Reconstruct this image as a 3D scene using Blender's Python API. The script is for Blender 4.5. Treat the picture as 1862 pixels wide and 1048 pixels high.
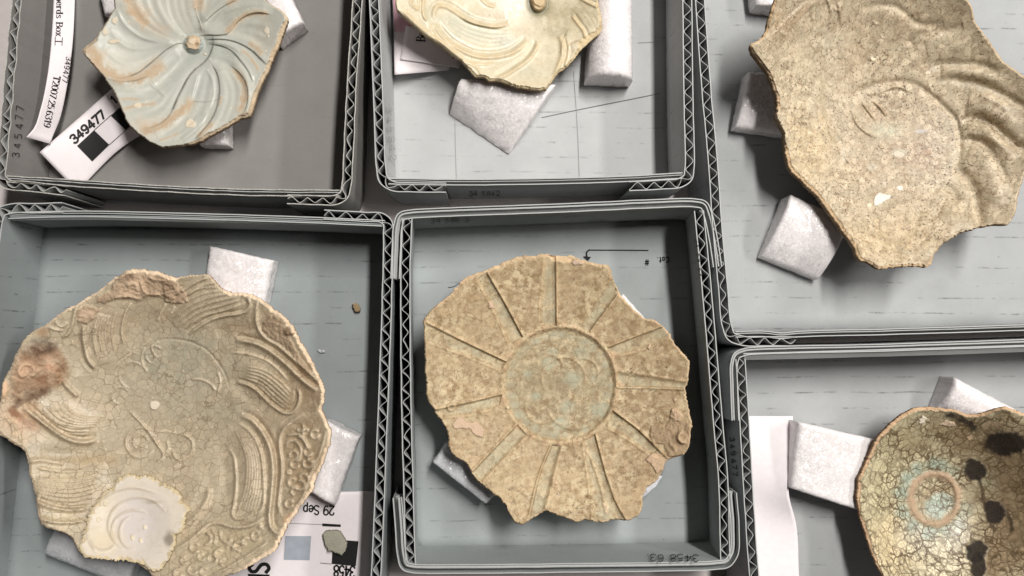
import bpy, math, random
import numpy as np
from mathutils import Matrix, Vector
random.seed(3)
rng = np.random.default_rng(7)
scene = bpy.context.scene
for o in list(bpy.data.objects):
    bpy.data.objects.remove(o)

# ------------------------------------------------------------------ camera (all lengths below in cm, scaled to metres)
CM = 0.01
FPX, CX, CY = 1480.0, 931.0, 524.0          # focal length and centre in photo pixels (1862 x 1048)
NADX, NADY = 870.0, 600.0                   # where straight down falls in the photo
CAMH = 38.5                                 # camera height above the tray floors
HW = 3.2                                    # tray wall height above the tray floor
_n = np.array([(NADX-CX)/FPX, -(NADY-CY)/FPX, -1.0]); _n /= np.linalg.norm(_n)
_Z = -_n
_X = np.array([1.0, 0, 0]) - _Z[0]*_Z; _X /= np.linalg.norm(_X)
_Y = np.cross(_Z, _X)
ROT = np.array([_X, _Y, _Z])                # camera -> world
cam = bpy.data.cameras.new('camera')
cam.sensor_fit = 'HORIZONTAL'; cam.sensor_width = 36.0; cam.lens = 36.0*FPX/1862.0
cam.clip_start = 0.01; cam.clip_end = 50
cam_o = bpy.data.objects.new('camera', cam); scene.collection.objects.link(cam_o)
cam_o.matrix_world = Matrix([list(ROT[0])+[0], list(ROT[1])+[0], list(ROT[2])+[CAMH*CM], [0, 0, 0, 1]])
scene.camera = cam_o

# ------------------------------------------------------------------ light: ceiling tubes right of and above the trays
world = bpy.data.worlds.new('World'); scene.world = world; world.use_nodes = True
bg = world.node_tree.nodes['Background']
bg.inputs[0].default_value = (1.0, 0.97, 0.94, 1); bg.inputs[1].default_value = 0.012
def area(name, loc, sx, sy, power, col):
    l = bpy.data.lights.new(name, 'AREA'); l.shape = 'RECTANGLE'; l.size = sx; l.size_y = sy
    l.energy = power; l.color = col
    o = bpy.data.objects.new(name, l); scene.collection.objects.link(o); o.location = loc
    return o
area('ceiling_tube', (0.33, 0.50, 1.15), 0.085, 0.62, 20.5, (1.0, 0.97, 0.925))
area('second_ceiling_tube', (1.25, 0.45, 1.2), 0.12, 0.9, 14.5, (1.0, 0.97, 0.925)).rotation_euler = (0.25, 0.78, 0)
area('far_ceiling_tube', (-1.0, 0.75, 1.5), 0.10, 1.0, 0.8, (1.0, 0.96, 0.92)).rotation_euler = (0.3, -0.45, 0)
scene.view_settings.view_transform = 'Standard'; scene.view_settings.look = 'None'
scene.view_settings.exposure = 0.0; scene.view_settings.gamma = 1.0
scene.cycles.max_bounces = 6; scene.cycles.use_denoising = True

# ------------------------------------------------------------------ helpers
def W(px, py, z):
    """photo pixel -> point of the world (cm) on the horizontal plane at height z"""
    px = np.asarray(px, float); py = np.asarray(py, float); z = np.asarray(z, float)
    c = np.stack([(px-CX)/FPX, -(py-CY)/FPX, -np.ones_like(px)], -1)
    d = c @ ROT.T
    t = (z-CAMH)/d[..., 2]
    return np.stack([t*d[..., 0], t*d[..., 1], z+0*px], -1)

def ray_plane(px, py, p0, n):
    c = np.stack([(px-CX)/FPX, -(py-CY)/FPX, -np.ones_like(px)], -1)
    d = c @ ROT.T
    o = np.array([0, 0, CAMH])
    t = ((p0-o) @ n)/(d @ n)
    return o + t[..., None]*d

def lin(r, g, b):
    f = lambda c: ((c/255+0.055)/1.055)**2.4 if c > 10 else c/255/12.92
    return np.array([f(r), f(g), f(b)])

def link(o, parent=None):
    scene.collection.objects.link(o)
    if parent is not None:
        o.parent = parent
    return o

def tag(o, label=None, cat=None, group=None, kind=None):
    if label: o['label'] = label
    if cat: o['category'] = cat
    if group: o['group'] = group
    if kind: o['kind'] = kind
    return o

def empty(name, loc_cm, label, cat, group=None):
    o = bpy.data.objects.new(name, None); link(o); o.empty_display_size = 0.01
    o.location = [v*CM for v in loc_cm]
    return tag(o, label, cat, group)

def mesh_obj(name, verts, faces, mats, parent=None, loc=None, mat_idx=None, smooth=True, attrs=None):
    """verts in cm world coordinates; origin placed at loc (cm)."""
    verts = np.asarray(verts, float)
    pl = np.zeros(3)
    if loc is None and parent is None: loc = verts.mean(0)
    if parent is not None:
        pl = np.array(parent['_o'])
        if loc is None: loc = pl
    loc = np.asarray(loc, float)
    v = (verts-loc)*CM
    me = bpy.data.meshes.new(name)
    if isinstance(faces, np.ndarray) and faces.ndim == 2:
        k = faces.shape[1]; n = len(faces)
        me.vertices.add(len(v)); me.vertices.foreach_set('co', v.astype(np.float32).ravel())
        me.loops.add(n*k); me.loops.foreach_set('vertex_index', faces.astype(np.int32).ravel())
        me.polygons.add(n); me.polygons.foreach_set('loop_start', np.arange(0, n*k, k, dtype=np.int32))
        me.polygons.foreach_set('loop_total', np.full(n, k, np.int32))
        me.update(calc_edges=True)
    else:
        me.from_pydata(v.tolist(), [], faces)
    for m in (mats if isinstance(mats, (list, tuple)) else [mats]): me.materials.append(m)
    if mat_idx is not None: me.polygons.foreach_set('material_index', np.asarray(mat_idx, np.int32))
    me.polygons.foreach_set('use_smooth', np.full(len(me.polygons), smooth))
    if attrs:
        for an, arr in attrs.items():
            a = me.attributes.new(an, 'FLOAT_COLOR', 'POINT')
            rgba = np.ones((len(v), 4), np.float32); rgba[:, :3] = arr
            a.data.foreach_set('color', rgba.ravel())
    me.validate(); me.update()
    o = bpy.data.objects.new(name, me); link(o, parent)
    o.location = (loc-pl)*CM
    o['_o'] = [float(x) for x in loc]
    return o

def E(name, loc, *a, **k):
    o = empty(name, loc, *a, **k); o['_o'] = [float(x) for x in loc]; return o

def catmull(pts, step):
    pts = np.asarray(pts, float)
    if len(pts) < 3:
        n = max(2, int(np.linalg.norm(pts[-1]-pts[0])/step)+1)
        return pts[0]+(pts[-1]-pts[0])*np.linspace(0, 1, n)[:, None]
    P = np.vstack([2*pts[0]-pts[1], pts, 2*pts[-1]-pts[-2]])
    out = []
    for i in range(1, len(P)-2):
        p0, p1, p2, p3 = P[i-1], P[i], P[i+1], P[i+2]
        # centripetal-ish tangents limited by the segment length
        L = np.linalg.norm(p2-p1)+1e-9
        l0 = np.linalg.norm(p1-p0)+1e-9; l2 = np.linalg.norm(p3-p2)+1e-9
        m1 = ((p1-p0)/l0*L+(p2-p1)/L*l0)/(l0+L)*min(L, 2*l0)
        m2 = ((p2-p1)/L*l2+(p3-p2)/l2*L)/(l2+L)*min(L, 2*l2)
        n = max(2, int(L/step)+1)
        t = np.linspace(0, 1, n, endpoint=False)[:, None]
        out.append((2*t**3-3*t**2+1)*p1+(t**3-2*t**2+t)*m1+(-2*t**3+3*t**2)*p2+(t**3-t**2)*m2)
    out.append(pts[-1:])
    return np.vstack(out)

_tab = rng.random((256, 256))
def vnoise(x, y):
    xi = np.floor(x).astype(int); yi = np.floor(y).astype(int)
    fx = x-xi; fy = y-yi
    fx = fx*fx*(3-2*fx); fy = fy*fy*(3-2*fy)
    a = _tab[xi & 255, yi & 255]; b = _tab[(xi+1) & 255, yi & 255]
    c = _tab[xi & 255, (yi+1) & 255]; d = _tab[(xi+1) & 255, (yi+1) & 255]
    return (a*(1-fx)+b*fx)*(1-fy)+(c*(1-fx)+d*fx)*fy
def fbm(x, y, sc, oct=4, seed=0):
    x = x/sc+seed*17.3; y = y/sc+seed*9.1
    s = 0; a = .5; tot = 0
    for k in range(oct):
        s = s+a*vnoise(x, y); tot += a; a *= .55; x = x*2.03+5.1; y = y*2.03+1.7
    return s/tot*2-1
def sstep(e0, e1, x):
    t = np.clip((x-e0)/(e1-e0), 0, 1); return t*t*(3-2*t)

# ------------------------------------------------------------------ materials
def new_mat(name):
    m = bpy.data.materials.new(name); m.use_nodes = True
    nt = m.node_tree; b = nt.nodes['Principled BSDF']
    return m, nt, b
def N(nt, t, **kw):
    n = nt.nodes.new(t)
    for k, v in kw.items():
        if k in n.inputs.keys() if isinstance(k, str) else False: n.inputs[k].default_value = v
        else: setattr(n, k, v)
    return n
def sock(nt, dst, v):
    if hasattr(v, 'is_output'): nt.links.new(v, dst)
    else: dst.default_value = v
def math_n(nt, op, a, b=0.0, clamp=False):
    n = nt.nodes.new('ShaderNodeMath'); n.operation = op; n.use_clamp = clamp
    sock(nt, n.inputs[0], a); sock(nt, n.inputs[1], b); return n.outputs[0]
def mix_n(nt, f, a, b, mode='MIX'):
    n = nt.nodes.new('ShaderNodeMix'); n.data_type = 'RGBA'; n.blend_type = mode; n.clamp_factor = True
    sock(nt, n.inputs[0], f)
    for s, v in ((n.inputs[6], a), (n.inputs[7], b)):
        sock(nt, s, v if hasattr(v, 'is_output') else (*v, 1.0))
    return n.outputs[2]
def mapr(nt, v, a, b, c=0.0, d=1.0):
    n = nt.nodes.new('ShaderNodeMapRange'); n.clamp = True
    sock(nt, n.inputs[0], v)
    for i, x in enumerate((a, b, c, d)): n.inputs[i+1].default_value = x
    return n.outputs[0]
def coords(nt, scale=100.0, sx=1, sy=1, sz=1, src='Object'):
    t = nt.nodes.new('ShaderNodeTexCoord'); m = nt.nodes.new('ShaderNodeMapping')
    m.inputs['Scale'].default_value = (scale*sx, scale*sy, scale*sz)
    nt.links.new(t.outputs[src], m.inputs[0]); return m.outputs[0]
def noise_n(nt, vec, scale, detail=4, rough=.55):
    n = nt.nodes.new('ShaderNodeTexNoise'); nt.links.new(vec, n.inputs['Vector'])
    n.inputs['Scale'].default_value = scale; n.inputs['Detail'].default_value = detail; n.inputs['Roughness'].default_value = rough
    return n
def bump_n(nt, h, strength, dist, prev=None):
    n = nt.nodes.new('ShaderNodeBump'); n.inputs['Strength'].default_value = strength; n.inputs['Distance'].default_value = dist
    nt.links.new(h, n.inputs['Height'])
    if prev is not None: nt.links.new(prev, n.inputs['Normal'])
    return n.outputs[0]

def board_mat(name, col, streak=0.6, warm=(0.97, 1.0, 1.02)):
    m, nt, b = new_mat(name)
    v = coords(nt, src='Object')
    n1 = noise_n(nt, v, 0.35, 5, .6); n2 = noise_n(nt, v, 28, 3, .7)
    c = np.array(col)
    base = mix_n(nt, mapr(nt, n1.outputs[0], .3, .7), tuple(c*0.90), tuple(c*1.07))
    base = mix_n(nt, mapr(nt, n2.outputs[0], .3, .7, 0, .22), base, tuple(c*0.62))
    # broken dark dashes along the flutes under the paper
    sp = nt.nodes.new('ShaderNodeSeparateXYZ'); nt.links.new(v, sp.inputs[0])
    vw = coords(nt, 100, .25, .25, .25); wob = noise_n(nt, vw, 1.0, 2)
    y = math_n(nt, 'ADD', sp.outputs[1], math_n(nt, 'MULTIPLY', wob.outputs[0], .25))
    fr = math_n(nt, 'FRACT', math_n(nt, 'MULTIPLY', y, 1/0.74))
    ln = mapr(nt, math_n(nt, 'ABSOLUTE', math_n(nt, 'SUBTRACT', fr, .5)), 0.02, .07, 1, 0)
    vs = coords(nt, 100, .9, 1.35, 1)
    nx = noise_n(nt, vs, 1.0, 4, .7)
    dash = math_n(nt, 'MULTIPLY', ln, mapr(nt, nx.outputs[0], .50, .66))
    base = mix_n(nt, math_n(nt, 'MULTIPLY', dash, streak), base, tuple(c*0.35))
    n5 = noise_n(nt, v, 5.5, 2, .5); n6 = noise_n(nt, v, 1.1, 6, .75)
    base = mix_n(nt, mapr(nt, n5.outputs[0], .735, .77, 0, .5), base, tuple(c*0.3))
    base = mix_n(nt, mapr(nt, n6.outputs[0], .55, .8, 0, .22), base, tuple(c*0.8))
    nt.links.new(base, b.inputs['Base Color'])
    b.inputs['Roughness'].default_value = .82; b.inputs['Specular IOR Level'].default_value = .25
    nt.links.new(bump_n(nt, n2.outputs[0], .25, .0002, bump_n(nt, n1.outputs[0], .3, .001)), b.inputs['Normal'])
    return m
def plain_mat(name, col, rough=.8, spec=.2, nscale=20, var=.12, bump=.1):
    m, nt, b = new_mat(name)
    v = coords(nt); n = noise_n(nt, v, nscale, 4); c = np.array(col)
    nt.links.new(mix_n(nt, mapr(nt, n.outputs[0], .3, .7), tuple(c*(1-var)), tuple(np.minimum(c*(1+var*.5), .95))), b.inputs['Base Color'])
    b.inputs['Roughness'].default_value = rough; b.inputs['Specular IOR Level'].default_value = spec
    nt.links.new(bump_n(nt, n.outputs[0], bump, .0003), b.inputs['Normal'])
    return m
def foam_mat(name, col, cell=15.0):
    m, nt, b = new_mat(name)
    v = coords(nt)
    vo = nt.nodes.new('ShaderNodeTexVoronoi'); nt.links.new(v, vo.inputs['Vector']); vo.inputs['Scale'].default_value = cell
    n = noise_n(nt, v, 1.6, 4); c = np.array(col)
    base = mix_n(nt, mapr(nt, n.outputs[0], .3, .7), tuple(c*.95), tuple(np.minimum(c*1.03, .95)))
    base = mix_n(nt, mapr(nt, vo.outputs[0], .3, .8, 0, .10), base, tuple(c*.75))
    nt.links.new(base, b.inputs['Base Color'])
    b.inputs['Roughness'].default_value = .22; b.inputs['Specular IOR Level'].default_value = .5
    b.inputs['Subsurface Weight'].default_value = .4; b.inputs['Subsurface Radius'].default_value = (1, .97, .97)
    b.inputs['Subsurface Scale'].default_value = .0022
    # each little cell wall is tilted its own way, so single cells glint
    ng = nt.nodes.new('ShaderNodeNewGeometry')
    sc = nt.nodes.new('ShaderNodeVectorMath'); sc.operation = 'MULTIPLY_ADD'
    sub = nt.nodes.new('ShaderNodeVectorMath'); sub.operation = 'SUBTRACT'; nt.links.new(vo.outputs['Color'], sub.inputs[0]); sub.inputs[1].default_value = (.5, .5, .5)
    nt.links.new(sub.outputs[0], sc.inputs[0]); sc.inputs[1].default_value = (.32, .32, .2)
    bp = bump_n(nt, noise_n(nt, v, 9, 4).outputs[0], .2, .0005)
    nt.links.new(bp, sc.inputs[2])
    no = nt.nodes.new('ShaderNodeVectorMath'); no.operation = 'NORMALIZE'; nt.links.new(sc.outputs[0], no.inputs[0])
    nt.links.new(no.outputs[0], b.inputs['Normal'])
    return m

M = {}
M['board'] = board_mat('grey_board', lin(183, 184, 184)*.98)
M['board_dark'] = board_mat('worn_grey_board', lin(138, 135, 132), .1)
M['board_mid'] = board_mat('blue_grey_board', lin(150, 156, 157), .8)
M['board3'] = board_mat('pale_tray_board', lin(168, 170, 171)*.98, .8)
M['board5'] = board_mat('grey_tray_board', lin(162, 167, 167), .6)
M['edge'] = plain_mat('cut_paper_edge', lin(184, 185, 184), .9, .1, 30, .2)
M['edge_dark'] = plain_mat('worn_paper_edge', lin(186, 184, 178), .9, .1, 22, .4)
M['flute'] = plain_mat('flute_paper', lin(176, 177, 176), .9, .1, 25, .2)
M['table'] = plain_mat('table_laminate', lin(205, 196, 194), .5, .4, 3, .05, .02)
M['paper'] = plain_mat('white_paper', lin(236, 228, 230), .75, .2, 4, .04, .04)
M['pink'] = plain_mat('pink_paper', lin(226, 180, 192), .7, .2, 4, .04, .04)
M['gloss_paper'] = plain_mat('coated_card', lin(232, 224, 226), .45, .4, 3, .03, .02)
M['ink'] = plain_mat('black_ink', lin(24, 23, 24), .6, .3, 20, .2, .02)
M['pen'] = plain_mat('pen_ink', lin(34, 33, 36), .7, .2, 20, .3, .02)
M['pencil'] = plain_mat('pencil_line', lin(112, 113, 114), .8, .1, 40, .4, .02)
M['faint'] = plain_mat('faint_pencil', lin(156, 156, 152), .8, .1, 40, .3, .02)
M['greyprint'] = plain_mat('grey_blue_print', lin(160, 166, 176), .5, .3, 2, .12, .02)
M['foam'] = foam_mat('white_foam', lin(238, 232, 232)*.94)
M['foam_shaded'] = foam_mat('shaded_foam', lin(222, 222, 226)*.86, 11.0)  # darker copy of the white foam, shade put into its colour

def glaze_mat(name, mot_col, mot=(.5, .62, 2.2), mot_s=.6, speck_col=(0.08, .06, .035), speck=(.66, .72), speck_sc=9, speck_s=.6,
              cr_sc=2.6, cr_w=.045, cr_col=(.12, .09, .05), cr_s=.7, cr2_s=.3, cell_var=.15, gloss=.28, bump=.5, warp=.35, lite=None, lite_s=.5, spec=.5, sat=1., val=1., tint=(1, 1, 1)):
    m, nt, b = new_mat(name)
    v = coords(nt)
    ca = nt.nodes.new('ShaderNodeAttribute'); ca.attribute_name = 'col'
    ma = nt.nodes.new('ShaderNodeAttribute'); ma.attribute_name = 'msk'
    sp = nt.nodes.new('ShaderNodeSeparateColor'); nt.links.new(ma.outputs['Color'], sp.inputs[0])
    crk, mo, gl = sp.outputs[0], sp.outputs[1], sp.outputs[2]
    nw = noise_n(nt, v, 1.7, 4)
    wv = nt.nodes.new('ShaderNodeVectorMath'); wv.operation = 'MULTIPLY_ADD'
    nt.links.new(nw.outputs['Color'], wv.inputs[0]); wv.inputs[1].default_value = (warp,)*3; nt.links.new(v, wv.inputs[2])
    # mottle
    n1 = noise_n(nt, v, mot[2], 8, .68)
    nd = noise_n(nt, v, .55, 4, .6)
    mo = math_n(nt, 'MULTIPLY', mo, mapr(nt, nd.outputs[0], .32, .68, .45, 1.35))
    f = math_n(nt, 'MULTIPLY', mapr(nt, n1.outputs[0], mot[0], mot[1]), math_n(nt, 'MULTIPLY', mo, mot_s))
    base = mix_n(nt, f, ca.outputs['Color'], mot_col)
    n3 = noise_n(nt, v, mot[2]*3.3, 5, .7)
    base = mix_n(nt, math_n(nt, 'MULTIPLY', mapr(nt, n3.outputs[0], .52, .66), math_n(nt, 'MULTIPLY', mo, mot_s*.55)), base, tuple(np.array(mot_col)*.8))
    if lite is not None:
        n4 = noise_n(nt, v, mot[2]*1.25, 5, .6)
        base = mix_n(nt, math_n(nt, 'MULTIPLY', mapr(nt, n4.outputs[0], .46, .62), math_n(nt, 'MULTIPLY', mo, lite_s)), base, tuple(lite))
    # crackle
    def crackle(sc, w):
        vo = nt.nodes.new('ShaderNodeTexVoronoi'); vo.feature = 'DISTANCE_TO_EDGE'; nt.links.new(wv.outputs[0], vo.inputs['Vector'])
        vo.inputs['Scale'].default_value = sc
        return mapr(nt, vo.outputs['Distance'], w*.25, w, 1, 0)
    vc = nt.nodes.new('ShaderNodeTexVoronoi'); nt.links.new(wv.outputs[0], vc.inputs['Vector']); vc.inputs['Scale'].default_value = cr_sc
    vs = nt.nodes.new('ShaderNodeSeparateColor'); nt.links.new(vc.outputs['Color'], vs.inputs[0])
    hue = mix_n(nt, vs.outputs[0], (1-cell_var, 1-cell_var*.9, 1-cell_var*1.0), (1+cell_var*.6, 1+cell_var*.65, 1+cell_var*.6))
    base = mix_n(nt, math_n(nt, 'MULTIPLY', crk, 1.0), base, hue, 'MULTIPLY') if False else base
    mm = mix_n(nt, crk, (1, 1, 1), hue); base = mix_n(nt, 1.0, base, mm, 'MULTIPLY')
    c1 = crackle(cr_sc, cr_w); c2 = crackle(cr_sc*2.1, cr_w*1.3)
    nv = noise_n(nt, v, 1.1, 3)
    vis = mapr(nt, nv.outputs[0], .35, .6, .35, 1)
    l1 = math_n(nt, 'MULTIPLY', math_n(nt, 'MULTIPLY', c1, crk), math_n(nt, 'MULTIPLY', vis, cr_s))
    l2 = math_n(nt, 'MULTIPLY', math_n(nt, 'MULTIPLY', c2, crk), math_n(nt, 'MULTIPLY', vis, cr2_s))
    base = mix_n(nt, l1, base, cr_col); base = mix_n(nt, l2, base, cr_col)
    n2 = noise_n(nt, v, speck_sc, 3, .6)
    base = mix_n(nt, math_n(nt, 'MULTIPLY', mapr(nt, n2.outputs[0], speck[0], speck[1]), math_n(nt, 'MULTIPLY', mo, speck_s)), base, speck_col)
    n7 = noise_n(nt, v, 6.5, 2, .5)
    base = mix_n(nt, math_n(nt, 'MULTIPLY', mo, mapr(nt, n7.outputs[0], .725, .76, 0, .75)), base, tuple(lin(236, 222, 190)))  # pale specks: tiny glints put into the base colour
    hs = nt.nodes.new('ShaderNodeHueSaturation'); hs.inputs['Saturation'].default_value = sat; hs.inputs['Value'].default_value = val
    nt.links.new(base, hs.inputs['Color']); base = mix_n(nt, 1.0, hs.outputs[0], tuple(tint), 'MULTIPLY')
    nt.links.new(base, b.inputs['Base Color'])
    nr = noise_n(nt, v, 5, 4)
    r = math_n(nt, 'SUBTRACT', .85, math_n(nt, 'MULTIPLY', gl, .85-gloss))
    r = math_n(nt, 'ADD', r, mapr(nt, nr.outputs[0], .3, .7, -.05, .12), True)
    nt.links.new(r, b.inputs['Roughness'])
    nt.links.new(mapr(nt, gl, 0, 1, .1, spec), b.inputs['Specular IOR Level'])
    nb = noise_n(nt, v, 14, 6, .7)
    inv = math_n(nt, 'SUBTRACT', 1.0, gl)
    hb = math_n(nt, 'MULTIPLY', nb.outputs[0], math_n(nt, 'ADD', math_n(nt, 'MULTIPLY', inv, 1.0), .12))
    hb = math_n(nt, 'SUBTRACT', hb, math_n(nt, 'MULTIPLY', l1, .12))
    nt.links.new(bump_n(nt, hb, bump, .0009), b.inputs['Normal'])
    return m

# ------------------------------------------------------------------ sherd engine
def P_(view, s):
    ox, oy, k = view
    a = np.array([[float(t) for t in p.split(',')[:2]] for p in s.split()])
    return np.stack([ox+a[:, 0]/k, oy+a[:, 1]/k], 1)
def circ(view, cx, cy, r, a0=0, a1=360, ry=None):
    ox, oy, k = view
    t = np.radians(np.linspace(a0, a1, max(5, int(abs(a1-a0)/30)+1)))
    return np.stack([ox+(cx+r*np.cos(t))/k, oy+(cy+(ry or r)*np.sin(t))/k], 1)
def between(A, B, n, lo=0., hi=1.):
    A = catmull(A, 4); B = catmull(B, 4)
    ia = np.linspace(0, 1, 24)
    f = lambda X: np.stack([np.interp(ia, np.linspace(0, 1, len(X)), X[:, j]) for j in (0, 1)], 1)
    A = f(A); B = f(B)
    return [A+(B-A)*t for t in np.linspace(lo, hi, n)]

def poly_dist(X, pts, maxd):
    """X (N,2): indices near the polyline, distance, side (+ = left hand when walking, y down), position 0..1"""
    lo = pts.min(0)-maxd; hi = pts.max(0)+maxd
    idx = np.nonzero((X[:, 0] > lo[0]) & (X[:, 0] < hi[0]) & (X[:, 1] > lo[1]) & (X[:, 1] < hi[1]))[0]
    if len(idx) == 0: return idx, None, None, None
    x = X[idx]; best = np.full(len(idx), 1e9); side = np.zeros(len(idx)); tt = np.zeros(len(idx))
    seg = pts[1:]-pts[:-1]; L = np.linalg.norm(seg, axis=1)+1e-9; cum = np.concatenate([[0], np.cumsum(L)])
    for i in range(len(seg)):
        r = x-pts[i]; t = np.clip((r@seg[i])/(L[i]**2), 0, 1)
        q = r-t[:, None]*seg[i]; d = q[:, 0]**2+q[:, 1]**2
        m = d < best
        best[m] = d[m]; side[m] = (r[m, 0]*seg[i][1]-r[m, 1]*seg[i][0])/L[i]
        tt[m] = (cum[i]+t[m]*L[i])/cum[-1]
    d = np.sqrt(best); k = d < maxd
    return idx[k], d[k], np.sign(side[k]), tt[k]
def inside(X, poly):
    c = np.zeros(len(X), bool); n = len(poly); j = n-1
    for i in range(n):
        xi, yi = poly[i]; xj, yj = poly[j]
        m = ((yi > X[:, 1]) != (yj > X[:, 1])) & (X[:, 0] < (xj-xi)*(X[:, 1]-yi)/(yj-yi+1e-12)+xi)
        c ^= m; j = i
    return c

class Field:
    """relief (mm) and paint collected as a list of marks, evaluated on any set of photo points"""
    def __init__(s, base, zfun):
        s.base = np.array(base); s.zfun = zfun; s.ops = []
    def ridge(s, pts, w, a, taper=.12, c=None, cs=.5, cw=None, g=0.0, ga=0.0):
        """ridge of half width w px and height a mm; g: sign of the side that carries a groove of depth ga"""
        s.ops.append(('ridge', catmull(pts, 5), w, a, taper, c, cs, cw or w, g, ga)); return s
    def step(s, pts, a, w, taper=.1, side=1):
        s.ops.append(('step', catmull(pts, 5), a, w, taper, side)); return s
    def stain(s, pts, w, c, st=.8, taper=.15, ns=9, gloss=None, crk=None):
        s.ops.append(('stain', catmull(pts, 5), w, c, st, taper, ns, gloss, crk)); return s
    def line(s, pts, w, c, st=.8):
        s.ops.append(('line', catmull(pts, 4), w, c, st)); return s
    def blob(s, view, x, y, rx, ry, c, st=1., soft=.6, ang=0, gloss=None, crk=None, rise=0, mo=None, ns=.35):
        s.ops.append(('blob', view[0]+x/view[2], view[1]+y/view[2], rx/view[2], ry/view[2], c, st, soft, ang, gloss, crk, rise, mo, ns)); return s
    def patch(s, poly, c, rise=.35, st=.95, rough=.5, gloss=0., crk=0., mo=.2, soft=1.6):
        s.ops.append(('patch', poly, c, rise, st, rough, gloss, crk, mo, soft)); return s
    def channel(s, A, B, depth, c, st=.8, soft=5., sharp=1.3, crk=1., mo=.25):
        s.ops.append(('channel', A, B, depth, c, st, soft, sharp, crk, mo)); return s
    def eval(s, X):
        n = len(X); h = np.zeros(n); col = np.tile(s.base, (n, 1)); msk = np.ones((n, 3))
        x, y = X[:, 0], X[:, 1]
        nz = {k: fbm(x, y, k, 4, i+1) for i, k in enumerate((4, 9, 20, 45))}
        def paint(idx, c, m):
            col[idx] += (np.array(c)-col[idx])*np.clip(m, 0, 1)[:, None]
        for op in s.ops:
            k = op[0]
            if k == 'ridge':
                _, pts, w, a, tp, c, cs, cw, g, ga = op
                idx, d, sd, t = poly_dist(X, pts, max(w, cw)*3.2)
                if len(idx) == 0: continue
                e = np.minimum(1, np.minimum(t, 1-t)/max(tp, 1e-3)+.0)
                e = np.sqrt(np.clip(e, 0, 1))
                h[idx] += a*e*np.exp(-(d/w)**2)
                if g:
                    h[idx] -= ga*e*np.exp(-((d*sd*g-1.7*w)/(w*.9))**2)
                if c is not None: paint(idx, c, cs*e*np.exp(-(d/cw)**2)*(1+.5*nz[9][idx]))
            elif k == 'step':
                _, pts, a, w, tp, side = op
                idx, d, sd, t = poly_dist(X, pts, w*3.5)
                if len(idx) == 0: continue
                e = np.clip(np.minimum(t, 1-t)/max(tp, 1e-3), 0, 1)
                q = d*sd*side
                h[idx] += a*e*np.where(q > 0, np.exp(-(q/w)**2), 1)*sstep(-2.2, .6, q)
            elif k == 'stain':
                _, pts, w, c, st, tp, ns, gloss, crk = op
                idx, d, sd, t = poly_dist(X, pts, w*2.4)
                if len(idx) == 0: continue
                e = np.clip(np.minimum(t, 1-t)/max(tp, 1e-3), 0, 1)**.6
                dd = d/w+.55*nz[9][idx]+.45*nz[4][idx]
                m = st*e*(1-sstep(.35, 1.15, dd))
                paint(idx, c, m)
                if gloss is not None: msk[idx, 2] += (gloss-msk[idx, 2])*m
                if crk is not None: msk[idx, 0] += (crk-msk[idx, 0])*m
            elif k == 'line':
                _, pts, w, c, st = op
                idx, d, sd, t = poly_dist(X, pts, w*3)
                if len(idx) == 0: continue
                paint(idx, c, st*np.exp(-(d/w)**2)*(.75+.6*nz[20][idx]))
            elif k == 'blob':
                _, cx, cy, rx, ry, c, st, soft, ang, gloss, crk, rise, mo, ns = op
                ca, sa = math.cos(math.radians(ang)), math.sin(math.radians(ang))
                u = ((x-cx)*ca+(y-cy)*sa)/rx; v = (-(x-cx)*sa+(y-cy)*ca)/ry
                r = np.sqrt(u*u+v*v)+ns*nz[20]+ns*.5*nz[9]
                m = st*(1-sstep(1-soft, 1+soft*.5, r)); idx = np.nonzero(m > 0)[0]
                if len(idx) == 0: continue
                if c is not None: paint(idx, c, m[idx])
                h[idx] += rise*m[idx]
                for ch, val in ((2, gloss), (0, crk), (1, mo)):
                    if val is not None: msk[idx, ch] += (val-msk[idx, ch])*m[idx]
            elif k == 'patch':
                _, poly, c, rise, st, rough, gloss, crk, mo, soft = op
                idx, d, sd, t = poly_dist(X, np.vstack([poly, poly[:1]]), 60)
                if len(idx) == 0: continue
                q = np.where(inside(X[idx], poly), d, -d)+2.5*nz[9][idx]+1.6*nz[4][idx]
                m = sstep(-soft*.4, soft, q)
                paint(idx, c, st*m)
                h[idx] += m*(rise+rough*.4*nz[9][idx]+rough*.35*nz[4][idx])
                msk[idx, 2] += (gloss-msk[idx, 2])*m; msk[idx, 0] += (crk-msk[idx, 0])*m; msk[idx, 1] += (mo-msk[idx, 1])*m
            elif k == 'channel':
                _, A, B, depth, c, st, soft, sharp, crk, mo = op
                poly = np.vstack([A, B[::-1]])
                ia, da, _, _ = poly_dist(X, A, 60); ib, db, _, _ = poly_dist(X, B, 60)
                ins = inside(X, poly)
                fa = np.full(n, 60.); fa[ia] = da; fb = np.full(n, 60.); fb[ib] = db
                m = np.where(ins, sstep(-.3, sharp, fa)*sstep(0, soft, fb), 0)
                idx = np.nonzero(m > 0)[0]
                h[idx] -= depth*m[idx]
                mc = m[idx]*np.clip(st*(.85+.9*nz[20][idx]+.4*nz[9][idx]), 0, 1)
                paint(idx, c, mc); msk[idx, 1] += (mo-msk[idx, 1])*mc; msk[idx, 0] += (crk-msk[idx, 0])*m[idx]
        return h, col, msk

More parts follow.
